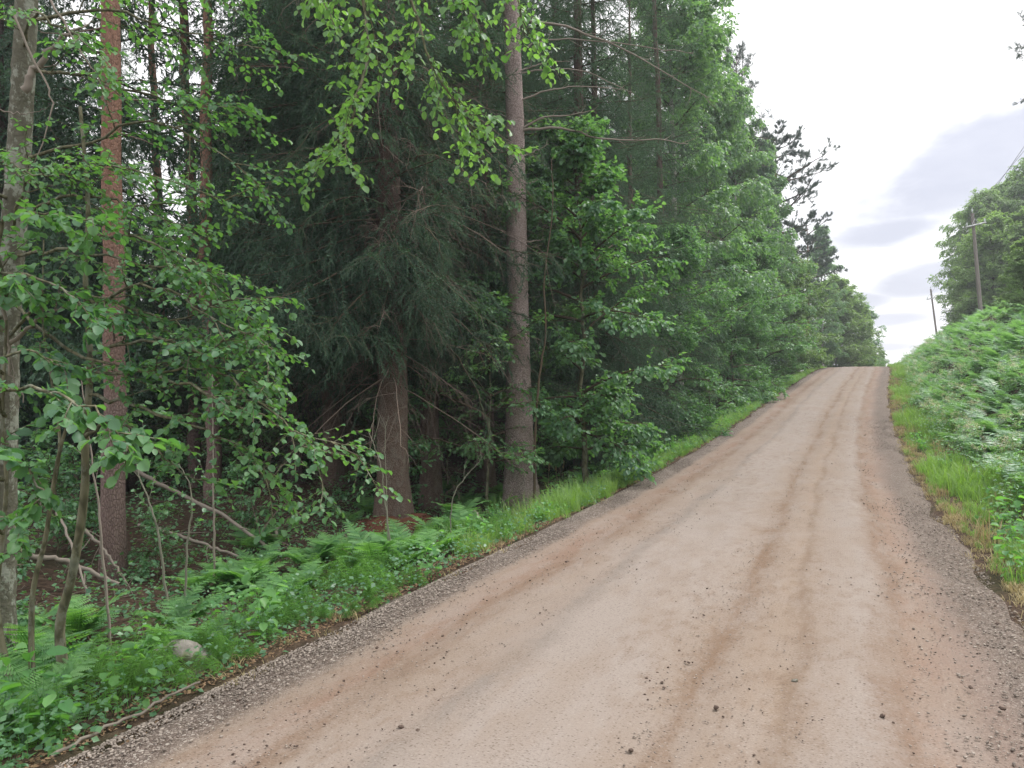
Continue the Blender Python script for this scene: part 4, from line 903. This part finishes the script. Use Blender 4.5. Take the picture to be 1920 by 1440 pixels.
# needle mound round the spruce foot
V_, F_ = rock_tpl(33, 4, .1); V_ = V_ * np.array([.55, .42, .20])
mb = MB().add(V_, F_, None); n = 2600; q_ = rng.integers(0, len(F_), n); pc = V_[F_[q_]].mean(1); place(mb, LEAF4, LEAF4F, pc, rng.normal(size=(n, 3)) * [1, 1, .4], pc + rng.normal(size=(n, 3)) * .3, rng.uniform(.02, .06, n), rng.uniform(.006, .02, n))
tag(obj('needle_mound', mb.mesh('needle_mound', M['redneedle']), loc=sf + np.array([.02, -.05, -.02])), 'reddish mound of fallen needles round the foot of the thick brown spruce', 'needle mound')

# ------------------------------------------------------------------ ferns
PIN_V = []; PIN_F = []
for j in range(8):
    y = j / 8; w = .30 * (1 - y * .85); b = len(PIN_V)
    for sgn in (1, -1):
        b = len(PIN_V); PIN_V += [(0, y, 0), (sgn * w * .55, y + .02, .015), (sgn * w, y + .10, -.01), (0, y + .115, 0)]; PIN_F.append((b, b + 1, b + 2, b + 3))
PIN_V = np.array(PIN_V); PIN_F = np.array(PIN_F)
SIM_V = np.array([(0, 0, 0), (.13, .15, .01), (.09, .6, .0), (0, 1, -.04), (-.09, .6, 0), (-.13, .15, .01)]); SIM_F = np.array([(0, 1, 2, 3), (0, 3, 4, 5)])
def frond(mb, p0, azim, L, rise=.9, n=17, tplp=(PIN_V, PIN_F), wfac=.24, arch=1.7, stem=.16):
    K = 16; e = rise; P = [np.array(p0, float)]
    tw = rng.normal() * .3
    for k_ in range(K - 1):
        P.append(P[-1] + np.array([math.cos(azim) * math.cos(e), math.sin(azim) * math.cos(e), math.sin(e)]) * L / (K - 1)); e -= arch / (K - 1) * (k_ / K + .3); azim += tw / K
    P = np.array(P)[None]; tubes(mb, P, np.linspace(.004, .001, K)[None], 3, rnd=.7)
    t = np.linspace(stem, .985, n); q = t * (K - 1); i = np.clip(q.astype(int), 0, K - 2); f = (q - i)[:, None]; p = P[0, i] * (1 - f) + P[0, i + 1] * f; T = nrmz(P[0, i + 1] - P[0, i])
    S = nrmz(np.cross(T, np.array([.01, .01, 1.0]))); prof = np.sin(np.clip((t - stem) / (1 - stem), 0, 1) ** .62 * math.pi * .93 + .16); prof = np.clip(prof, .06, 1) * L * wfac
    for sg in (1, -1):
        d = S * sg + T * .38 + np.array([0, 0, -.12]) + rng.normal(size=p.shape) * .07
        place(mb, tplp[0], tplp[1], p, d, np.cross(d, T) * sg * -1 * np.sign((np.cross(d, T) * sg * -1)[:, 2:3] + 1e-6) + np.array([0, 0, .6]), prof)
def fern_mesh(nf, L, rise, tplp, n, seed, mat, nm='fern'):
    mb = MB(); a0 = rng.uniform(0, 6)
    for q in range(nf): frond(mb, (rng.normal() * .02, rng.normal() * .02, 0), a0 + q * 6.283 / nf + rng.normal() * .25, L * rng.uniform(.7, 1.1), rise + rng.normal() * .18, n, tplp)
    return mb.mesh(nm, M[mat])
FR = [];
for q in range(4):
    mb = MB(); frond(mb, (0, 0, 0), 0, .62, .85 + .12 * q, 18); FR.append(mb.mesh('frond', M['fern']))
FN = [fern_mesh(9, .55, .95, (PIN_V, PIN_F), 15, q, 'fern') for q in range(4)]
FB = [fern_mesh(8, .75, .9, (SIM_V, SIM_F), 16, q, 'bank_fern') for q in range(5)]
# herbs
def herb_mesh(nst, h, leaf, nl, mat, nm='herb', spread=.12, flower=0, tplp=(LEAF9, LEAF9F), wid=.75, compound=0):
    P = []
    for q in range(nst):
        a = rng.uniform(0, 6.28); l = rng.uniform(.05, .35); hh = h * rng.uniform(.7, 1.1); b = rng.normal(size=3) * spread * .5; b[2] = 0
        P.append(b + np.stack([math.cos(a) * l * np.linspace(0, 1, 8) ** 1.6 * hh, math.sin(a) * l * np.linspace(0, 1, 8) ** 1.6 * hh, np.linspace(0, 1, 8) * hh], 1))
    P = np.array(P); mb = MB(); tubes(mb, P, taper(nst, 8, .0035, .0015), 3, rnd=.6); mats = [M[mat]]
    if compound:
        S2, _ = grow(P, compound, .15, .95, 1.0, h * .38, 5, .5, 1.4, .06); tubes(mb, S2, taper(len(S2), 5, .0015, .0008), 3, rnd=.6); leaves(mb, S2, nl, leaf, tplp[0], tplp[1], .25, 1.1, .35, .1, wid=wid)
    else: 
        S2, _ = grow(P, nl, .2, 1.0, 1.05, leaf * .8, 3, .2, 1.4, .06); leaves(mb, S2[:, 1:], 1, leaf, tplp[0], tplp[1], .5, .1, .3, .35, wid=wid)
    me = mb.mesh(nm, mats)
    fl = None
    if flower:
        mf = MB(); C, _ = grow(P, flower, .86, 1.0, .7, h * .12, 3, -.2, 1.5, .1, taper=.1); e = C[:, -1]
        e = np.repeat(e, 14, 0) + rng.normal(size=(len(e) * 14, 3)) * h * .022; place(mf, LEAF4, LEAF4F, e, rng.normal(size=e.shape), rng.normal(size=e.shape), rng.uniform(.008, .016, len(e)))
        fl = mf.mesh('flower_head', M['flower'])
    return me, fl
HA = [herb_mesh(5, .38, .075, 8, 'herb') for _ in range(3)]
HBg = [herb_mesh(4, .5, .10, 8, 'herb', spread=.2) for _ in range(2)]
HC = [herb_mesh(6, .28, .035, 7, 'under', compound=5, spread=.16) for _ in range(3)]
HM = [herb_mesh(5, .95, .05, 6, 'bank_fern', 'meadowsweet', .25, 7, compound=7) for _ in range(3)]
def horsetail_mesh():
    mb = MB(); P = []
    for q in range(9):
        a = rng.uniform(0, 6.28); l = rng.uniform(.1, .5); hh = rng.uniform(.14, .32); b = rng.normal(size=3) * .15; b[2] = 0
        P.append(b + np.stack([math.cos(a) * l * np.linspace(0, 1, 12) ** 1.5 * hh, math.sin(a) * l * np.linspace(0, 1, 12) ** 1.5 * hh, np.linspace(0, 1, 12) * hh], 1))
    P = np.array(P); tubes(mb, P, taper(9, 12, .0022, .001), 3)
    for kz in range(4, 12):
        c = P[:, kz]; T = nrmz(P[:, kz] - P[:, kz - 1]); n = 11; L = .12 * (1 - (kz - 4) / 11)
        a = rng.uniform(0, 6.28, (9, n)); d0 = np.stack([np.cos(a), np.sin(a), 0 * a + .28], -1); B0 = np.repeat(c[:, None], n, 1)
        pts = np.stack([B0, B0 + d0 * L * .5, B0 + d0 * L * .85 + np.array([0, 0, -.018]), B0 + d0 * L * 1.1 + np.array([0, 0, -.05])], 2).reshape(-1, 4, 3)
        tubes(mb, pts, taper(len(pts), 4, .0016, .0007), 3)
    return mb.mesh('horsetail', M['horsetail'])
HT = [horsetail_mesh() for _ in range(3)]
def grass_tpl(n, h, rad, bend=.6, w=.004):
    V = []; F_ = []
    for q in range(n):
        a = rng.uniform(0, 6.28); r_ = rad * math.sqrt(rng.random()); b = np.array([r_ * math.cos(a), r_ * math.sin(a), 0]); a2 = rng.uniform(0, 6.28); hh = h * rng.uniform(.5, 1.15); bd = bend * rng.uniform(.2, 1.3)
        o = np.array([math.cos(a2), math.sin(a2), 0]); sdv = np.array([-math.sin(a2), math.cos(a2), 0]) * w * rng.uniform(.6, 1.3); k0 = len(V)
        for j, tt in enumerate((0, .35, .7)): c = b + o * bd * hh * tt ** 2 + np.array([0, 0, hh * (tt - .25 * bd * tt ** 2)]); V += [c - sdv * (1 - tt * .5), c + sdv * (1 - tt * .5)]
        V.append(b + o * bd * hh + np.array([0, 0, hh * (1 - .32 * bd)])); F_ += [(k0, k0 + 1, k0 + 3), (k0, k0 + 3, k0 + 2), (k0 + 2, k0 + 3, k0 + 5), (k0 + 2, k0 + 5, k0 + 4), (k0 + 4, k0 + 5, k0 + 6)]
    return np.array(V), np.array(F_)
def bake(tpls, xyz, rz, sc, up=None):
    """many copies of small templates in one mesh"""
    mb = MB(); w = rng.integers(0, len(tpls), len(xyz))
    for q, (V, F_) in enumerate(tpls):
        k_ = np.where(w == q)[0]
        if not len(k_): continue
        c, s = np.cos(rz[k_])[:, None], np.sin(rz[k_])[:, None]; vx = V[None, :, 0] * c - V[None, :, 1] * s; vy = V[None, :, 0] * s + V[None, :, 1] * c
        X = np.stack([vx, vy, np.broadcast_to(V[None, :, 2], vx.shape)], -1) * sc[k_][:, None, None] + xyz[k_][:, None]
        Fq = (F_[None] + (np.arange(len(k_)) * len(V))[:, None, None]).reshape(-1, F_.shape[1])
        rn = np.clip(rng.random(len(Fq)) * .0 + np.repeat(rng.random(len(k_)) * .5, len(F_)) + np.tile(np.repeat(rng.random(len(F_) // 5 + 1), 5)[:len(F_)] * .5, len(k_)), 0, 1)
        mb.add(X, Fq, rn)
    return mb
def on_ground(s, t):
    x, y, _ = rp(s, t); return np.stack([x, y, ground(x, y)], -1)
def clear(p, rad=.35):
    """keep points off the trunks, the stone and the camera"""
    ok = np.ones(len(p), bool)
    for c in (pf, sf): ok &= (p[:, 0] - c[0]) ** 2 + (p[:, 1] - c[1]) ** 2 > rad ** 2
    return ok
# grass
GT = [grass_tpl(34, .30, .12) for _ in range(5)]; GL = [grass_tpl(30, .48, .12, .8) for _ in range(3)]; GS = [grass_tpl(26, .10, .12, .9) for _ in range(4)]
n = 2600; s = 6.5 + 60 * rng.random(n) ** 1.5; u = np.abs(rng.normal(size=n)) * .42 + .0 + rng.random(n) * .35
p = on_ground(s, -HW - u); ok = clear(p, .25) & ((s > 8.5) | (rng.random(n) < .2)); hs = rng.uniform(.35, .75, n) * np.interp(u, [0, .35], [.6, 1]) * np.where((s > 9) & (s < 12.5), 1.35, 1); mbL = bake(GT + GL, p[ok], rng.uniform(0, 6.28, n)[ok], hs[ok])
tag(obj('verge_grass', mbL.mesh('verge_grass', M['grass'])), 'bright green grass along the left edge of the road', 'grass', kind='stuff')
n = 5200; s = 3.2 + 62 * rng.random(n) ** 1.35; u = .05 + 1.45 * rng.random(n) ** .8
p = on_ground(s, HW + u); kq = rng.random(n) < np.clip(.85 + .8 * wob(s * 3.1, u * 7 + s), .3, 1); hR = rng.uniform(.3, .9, n) * np.interp(u, [0, .4], [.45, 1]) * np.clip(1 + .8 * wob(s * 2.2 + 9, u * 5), .5, 1.7); mbR = bake(GT, p[kq], rng.uniform(0, 6.28, n)[kq], hR[kq])
tag(obj('bank_grass', mbR.mesh('bank_grass', M['grass'])), 'bright green grass strip at the foot of the right bank', 'grass', kind='stuff')
n = 1000; s = 3.0 + 40 * rng.random(n) ** 1.3; side = rng.random(n) < .85; u = np.abs(rng.normal(size=n)) * .22 - .05
p = on_ground(s, np.where(side, HW + u + .05, -HW - u)); mbD = bake(GS, p, rng.uniform(0, 6.28, n), rng.uniform(.3, .9, n))
n2_ = 420; s2_ = 3 + 50 * rng.random(n2_) ** 1.2; p2_ = on_ground(s2_, HW + .1 + 1.5 * rng.random(n2_)); b2_ = bake(GS + GT[:1], p2_, rng.uniform(0, 6.28, n2_), rng.uniform(.5, 1.3, n2_))
for k3 in b2_.F:
    for f3, r3 in zip(b2_.F[k3], b2_.Rn[k3]): mbD.F.setdefault(k3, []).append(f3 + mbD.n); mbD.Rn.setdefault(k3, []).append(r3)
mbD.V += b2_.V; mbD.n += b2_.n
tag(obj('dry_grass', mbD.mesh('dry_grass', M['dry'])), 'dry straw coloured grass where the gravel ends', 'dry grass', kind='stuff')
# low ground cover of leaves on both sides
LF = [(LEAF4 * .05, LEAF4F)]
def litter(n, s, t, hmax, size, tpl=(LEAF4, LEAF4F), flat=.5):
    p = on_ground(s, t); p[:, 2] += rng.random(len(p)) ** 1.3 * hmax; mb = MB(); a = rng.uniform(0, 6.28, len(p)); d = np.stack([np.cos(a), np.sin(a), rng.normal(size=len(p)) * .3], -1)
    place(mb, tpl[0], tpl[1], p, d, np.array([0, 0, 1.0]) + rng.normal(size=p.shape) * flat, rng.uniform(.5, 1.2, len(p)) * size); return mb
n = 52000; s = 1 + 45 * rng.random(n) ** 1.25; u = .03 + 4.4 * rng.random(n) ** 1.3; t = -HW - u
keep = rng.random(n) < np.clip(.55 + .9 * wob(s * 2.3, t * 2.3) + .3, .1, 1)
tag(obj('ground_cover', litter(n, s[keep], t[keep], .22, .042).mesh('ground_cover', M['under'])), 'low leafy green ground cover along the forest edge', 'ground cover', kind='stuff')
n = 60000; s = -2 + 45 * rng.random(n) ** 1.3; t = -HW - 2.5 - 12 * rng.random(n) ** 1.2
keep = rng.random(n) < np.clip(.5 + .9 * wob(s * 1.3, t * 1.3), .05, 1)
tag(obj('forest_floor_plants', litter(n, s[keep], t[keep], .30, .06).mesh('forest_floor_plants', M['under'])), 'dim green plants covering the forest floor', 'ground cover', kind='stuff')
n = 16000; s = 1 + 18 * rng.random(n) ** 1.2; t = -HW + .08 - .28 * np.abs(rng.normal(size=n))
tag(obj('leaf_litter', litter(n, s, t, .012, .022, flat=.3).mesh('leaf_litter', M['litter'])), 'brown and straw coloured litter at the outer edge of the gravel', 'litter', kind='stuff')
n = 30000; s = 3.0 + 60 * rng.random(n) ** 1.3; t = HW + .7 + 6 * rng.random(n)
tag(obj('bank_cover', litter(n, s, t, .35, .06).mesh('bank_cover', M['bank_fern'])), 'low leaves covering the right bank between the ferns', 'ground cover', kind='stuff')

n = 5200; s = -3 + 30 * rng.random(n) ** 1.2; t = -HW - 1.6 - 9 * rng.random(n); p = on_ground(s, t); p[:, 2] += .01 + .14 * rng.random(n) ** 3; a = rng.uniform(0, 6.28, n); L_ = rng.uniform(.08, .5, n) 
d = np.stack([np.cos(a), np.sin(a), rng.normal(size=n) * .22], -1); K_ = np.linspace(-.5, .5, 5)[None, :, None]; pts = p[:, None] + d[:, None] * L_[:, None, None] * K_ + rng.normal(size=(n, 5, 3)) * .008; mb = MB(); tubes(mb, pts, taper(n, 5, .0035 + .006 * rng.random(n) ** 4, .0015), 3)
tag(obj('fallen_twigs', mb.mesh('fallen_twigs', M['deadtwig'])), 'fine dead twigs littering the forest floor', 'twigs', kind='stuff')
# individual ferns and herbs, left verge
def put(nm, me, p, label, cat, group, sc=1.0, rz=None, extra=None):
    o = obj(nm, me, loc=p); o.rotation_euler = (0, 0, rng.uniform(0, 6.28) if rz is None else rz); o.scale = (sc,) * 3; tag(o, label, cat, group)
    if extra is not None: obj('flower_head', extra, o)
    return o
near_f = [(75, 1290, 1.05, 'fern with long arching fronds at the lower left corner'), (20, 1240, 1.1, 'fern cut by the left edge above the arching one'), (150, 1215, .9, 'fern below the young alder stem at the lower left'),
          (40, 1330, .8, 'low fern under the arching one at the lower left corner'), (700, 1075, .95, 'bright fern in the middle of the fern patch below the thick spruce'), (640, 1060, .95, 'fern at the left end of the patch below the thick spruce'),
          (760, 1050, .9, 'fern right of the needle mound'), (860, 985, .9, 'fern with upright fronds left of the bent dead root'), (925, 968, .8, 'fern at the left foot of the big grey pine'),
          (585, 1075, .9, 'dark fern beside the tangle of dead twigs'), (560, 1120, .7, 'small fern between the ferns and the gravel edge'), (470, 1110, .75, 'fern under the straight thin grey sapling')]
for px, py, sc_, lb in near_f:
    p = hit(px, py); r_ = thing('fern', lb, 'fern', p, rng.uniform(0, 6.28), sc_)
    nfr = 9
    for q in range(nfr):
        o = obj('frond', FR[rng.integers(0, 4)], r_); o.rotation_euler = (0, rng.normal() * .15, q * 6.283 / nfr + rng.normal() * .25); o.scale = (rng.uniform(.75, 1.2),) * 3
n = 100; s = 1.5 + 24 * rng.random(n) ** 1.3; u = .75 + 2.7 * rng.random(n); p = on_ground(s, -HW - u); ok = clear(p, .5)
for q in np.where(ok)[0]: put('fern', FN[q % 4], p[q], 'green fern growing in the shade along the left verge', 'fern', 'ferns along the left verge', rng.uniform(.55, 1.05))
n = 250; s = 1.2 + 30 * rng.random(n) ** 1.3; u = .12 + 1.5 * rng.random(n) ** 1.3; p = on_ground(s, -HW - u)
for q in np.where(clear(p, .35))[0]:
    if s[q] < 8.5 and rng.random() < .35: continue
    ed_ = float(np.interp(u[q], [.1, .6], [.5, 1]))
    if s[q] < 8 and rng.random() < .38: put('horsetail', HT[q % 3], p[q], 'feathery light green horsetail clump by the left road edge', 'horsetail', 'horsetails by the left road edge', ed_ * rng.uniform(.7, 1.1))
    elif rng.random() < .5: put('herb', HA[q % 3][0], p[q], 'broad leaved green herb at the left road edge', 'herb', 'broad leaved herbs at the left road edge', ed_ * rng.uniform(.5, 1.0))
    else: put('herb', HC[q % 3][0], p[q], 'small leaved green herb at the left road edge', 'herb', 'small leaved herbs at the left road edge', ed_ * rng.uniform(.6, 1.1))
for q in range(5):
    a = rng.uniform(0, 6.28); p = sp_ + np.array([.30 * math.cos(a), .26 * math.sin(a) - .06, 0]); p[2] = float(ground(p[0], p[1])); put('horsetail', HT[q % 3], p, 'feathery horsetail clump growing against the flat grey stone', 'horsetail', 'horsetails round the stone', rng.uniform(.8, 1.1))
for px, py, sc_, lb in [(455, 1225, 1.0, 'clump of broad pale leaves at the gravel edge left of the fern patch'), (90, 1400, .9, 'clump of broad pale leaves in the lower left corner'), (215, 1345, .7, 'broad leaved plant beside the long thin stick'), (800, 1085, .8, 'rounded leafy plant at the gravel edge below the bent root'), (20, 1425, .9, 'leafy plant cut by the lower left corner')]:
    p = hit(px, py); put('herb', HBg[rng.integers(0, 2)][0], p, lb, 'herb', None, sc_)
# grass stalks with seed heads right of the big pine
mb = MB(); g0 = hit(1035, 925); P = []
for q in range(5):
    b = rng.normal(size=3) * .1; b[2] = 0; P.append(b + np.stack([np.linspace(0, 1, 10) ** 2 * rng.normal() * .12, np.linspace(0, 1, 10) ** 2 * rng.normal() * .1, np.linspace(0, .62 * rng.uniform(.85, 1.1), 10)], 1))
P = np.array(P); tubes(mb, P, taper(5, 10, .003, .0015), 3, rnd=.7); C, _ = grow(P, 34, .76, 1.0, .5, .045, 3, .2, 1.5, .1, taper=.2); tubes(mb, C, taper(len(C), 3, .004, .002), 3, rnd=.9)
tag(obj('seed_grass', mb.mesh('seed_grass', M['dry']), loc=g0), 'tall grass stalks with pale seed heads right of the big grey pine', 'grass stalks')

# right bank: ferns, meadowsweet, herbs
n = 185; s = 4.5 + 26 * rng.random(n) ** 1.2; u = 1.0 + 4.2 * rng.random(n) ** 1.1; p = on_ground(s, HW + u)
for q in range(n): put('fern', FB[q % 5], p[q], 'pale green fern on the slope of the right bank', 'fern', 'ferns on the right bank', rng.uniform(.75, 1.15))
fv = []
for me in FB[:3]:
    V = np.empty(len(me.vertices) * 3, np.float32); me.vertices.foreach_get('co', V); V = V.reshape(-1, 3); F4 = np.array([pl.vertices[:] for pl in me.polygons if len(pl.vertices) == 4]); fv.append((V, F4))
n = 800; s = 5 + 62 * rng.random(n) ** 1.1; u = 1.15 + 6.5 * rng.random(n); p = on_ground(s, HW + u)
tag(obj('bank_ferns', bake(fv, p, rng.uniform(0, 6.28, n), rng.uniform(.8, 1.25, n)).mesh('bank_ferns', M['bank_fern'])), 'mass of pale green ferns covering the far part of the right bank', 'ferns', kind='stuff')
n = 110; s = 9 + 50 * rng.random(n) ** 1.2; u = .7 + 1.9 * rng.random(n); p = on_ground(s, HW + u)
for q in range(n): put('meadowsweet', HM[q % 3][0], p[q], 'meadowsweet with cream flower heads on the lower right bank', 'meadowsweet', 'meadowsweets on the right bank', rng.uniform(.55, .95), extra=HM[q % 3][1])
n = 85; s = 4 + 30 * rng.random(n) ** 1.4; u = .3 + 1.3 * rng.random(n); p = on_ground(s, HW + u)
for q in range(n): put('herb', (HA + HC)[q % 6][0], p[q], 'light green herb in the grass at the foot of the right bank', 'herb', 'herbs at the foot of the right bank', rng.uniform(.5, .95))
for px, py, sc_, lb in [(1890, 1045, 1.0, 'broad leaved plant in the grass at the right picture edge'), (1850, 985, .8, 'broad leaved plant in the grass up the bank from the right edge'), (1915, 1085, .8, 'lowest broad leaved plant at the right picture edge')]:
    put('herb', HBg[rng.integers(0, 2)][0], hit(px, py), lb, 'herb', None, sc_)

# ------------------------------------------------------------------ power line
def mat_plain(nm, c, rough=.7, spec=.3):
    m_, t, out = new_mat(nm); g = t.node('ShaderNodeTexCoord').outputs['Object']; n_ = t.noise(t.scale(g, (20, 20, 1.5)), 2, 5, .6)
    principled(t, out, t.mix(n_, tuple(x * .7 for x in c), tuple(min(1, x * 1.2) for x in c)), rough, n_, .3, .004, spec); return m_
M['polewood'] = mat_plain('grey_pole_wood', (.20, .18, .16)); M['steel'] = mat_plain('galvanised_steel', (.42, .44, .43), .5, .5); M['glass'] = mat_plain('insulator_porcelain', (.55, .62, .60), .2, .6); M['wire'] = mat_plain('wire', (.20, .20, .21), .5, .5)
pole_tops = []
def pole(label, top, bot, d, arm_px, arm_h):
    T_ = at(top[0], top[1], d); b_ = at(bot[0], bot[1], d); dr = nrmz(b_ - T_); L0 = np.linalg.norm(b_ - T_)
    g_ = b_.copy()
    for _ in range(400):
        if g_[2] < float(ground(g_[0], g_[1])) - .4: break
        g_ = g_ + dr * .03
    r_ = thing('utility_pole', label, 'utility pole', g_)
    P = np.linspace(g_, T_, 12)[None]; mb = MB(); tubes(mb, P, np.linspace(.125, .085, 12)[None], 14); mb.add((T_ + np.array([[-.09, 0, 0], [0, -.09, 0], [.09, 0, 0], [0, .09, 0]])), np.array([[0, 1, 2, 3]])); mb.shift(g_); obj('pole', mb.mesh('pole', M['polewood'], True), r_)
    ap = T_ + (b_ - T_) * arm_h; L_, R_ = at(arm_px[0][0], arm_px[0][1], d), at(arm_px[1][0], arm_px[1][1], d)
    mb = MB(); tubes(mb, np.linspace(L_, R_, 4)[None] + np.array([0, -.14, 0]), np.full((1, 4), .055), 4); tubes(mb, np.linspace(L_ * .7 + R_ * .3, ap + np.array([0, 0, .42]), 3)[None] + np.array([0, -.14, 0]), np.full((1, 3), .018), 4); tubes(mb, np.linspace(R_ * .7 + L_ * .3, ap + np.array([0, 0, .42]), 3)[None] + np.array([0, -.14, 0]), np.full((1, 3), .018), 4); mb.shift(g_); obj('crossarm', mb.mesh('crossarm', M['steel']), r_)
    att = []
    for c in (L_ * .94 + R_ * .06, R_ * .94 + L_ * .06, T_ + np.array([0, 0, .02])):
        c = c + np.array([0, -.14 if c is not None else 0, 0]) * (1 if np.linalg.norm(c - T_) > .3 else 0); zz_ = np.array([0, .05, .10, .13, .17, .20, .23, .26]); rr_ = np.array([.015, .015, .05, .055, .035, .055, .04, .012])
        mb = MB(); tubes(mb, (c + np.stack([0 * zz_, 0 * zz_, zz_], 1))[None], rr_[None], 10); mb.shift(g_); obj('insulator', mb.mesh('insulator', M['glass'], True), r_); att.append(c + np.array([0, 0, .22]))
    pole_tops.append(att)
pole('nearer weathered wooden pole with a crossarm in front of the trees on the bank', (1823, 400), (1838, 575), 45, ((1808, 427), (1846, 418)), .135)
pole('farther small wooden pole with a crossarm against the sky left of the trees', (1745, 542), (1755, 618), 80, ((1736, 562), (1758, 557)), .24)
nearp = at(2450, -420, 12)
for q in range(3):
    a, b = pole_tops[0][q], nearp + (np.array([.9, 0, 0]) * (q - 1)) * (1 if q < 2 else 0) + np.array([0, 0, .3 if q == 2 else 0]); tt = np.linspace(0, 1, 40)[:, None]
    P = a * (1 - tt) + b * tt - np.array([0, 0, 1]) * (4 * tt * (1 - tt)) * .5; o0 = P[0].copy(); mb = MB(); tubes(mb, (P - o0)[None], np.full((1, 40), .011), 4)
    tag(obj('power_line', mb.mesh('power_line', M['wire']), loc=o0), ['left wire', 'right wire', 'uppermost wire'][q] + ' running from the nearer wooden pole to the upper right', 'wire')
    c = pole_tops[1][q]; P = a * (1 - tt) + c * tt - np.array([0, 0, 1]) * (4 * tt * (1 - tt)) * .5; o0 = P[0].copy(); mb = MB(); tubes(mb, (P - o0)[None], np.full((1, 40), .011), 4)
    tag(obj('power_line', mb.mesh('power_line', M['wire']), loc=o0), ['left wire', 'right wire', 'uppermost wire'][q] + ' running between the two wooden poles', 'wire')
print('faces', sum(len(m_.polygons) for m_ in bpy.data.meshes))

# ------------------------------------------------------------------ thin haze on far trees, also added to lift shadows like lens veil
def mat_haze():
    m_, t, out = new_mat('haze'); v = t.node('ShaderNodeVolumePrincipled'); v.inputs['Color'].default_value = (.86, .88, .96, 1); v.inputs['Density'].default_value = .0012; v.inputs['Anisotropy'].default_value = .25
    t.l.new(v.outputs[0], out.inputs['Volume']); return m_
gco = np.stack([gx, gy, gz], -1).reshape(-1, 3); lo3 = gco.min(0) - np.array([15, 15, 1.0]); hi3 = gco.max(0) + np.array([15, 15, 0]); hi3[2] = max(hi3[2], 30) + 1
V_ = np.array([[x, y, z] for x in (lo3[0], hi3[0]) for y in (lo3[1], hi3[1]) for z in (lo3[2], hi3[2])]); F_ = np.array([(0, 1, 3, 2), (4, 6, 7, 5), (0, 4, 5, 1), (2, 3, 7, 6), (0, 2, 6, 4), (1, 5, 7, 3)])
tag(obj('haze', make_mesh('haze', V_, [F_], mat_haze())), 'thin pale haze added to the air, lifting shadows like lens veil', 'haze', kind='stuff')
scene.cycles.volume_bounces = 0; scene.cycles.volume_step_rate = 5
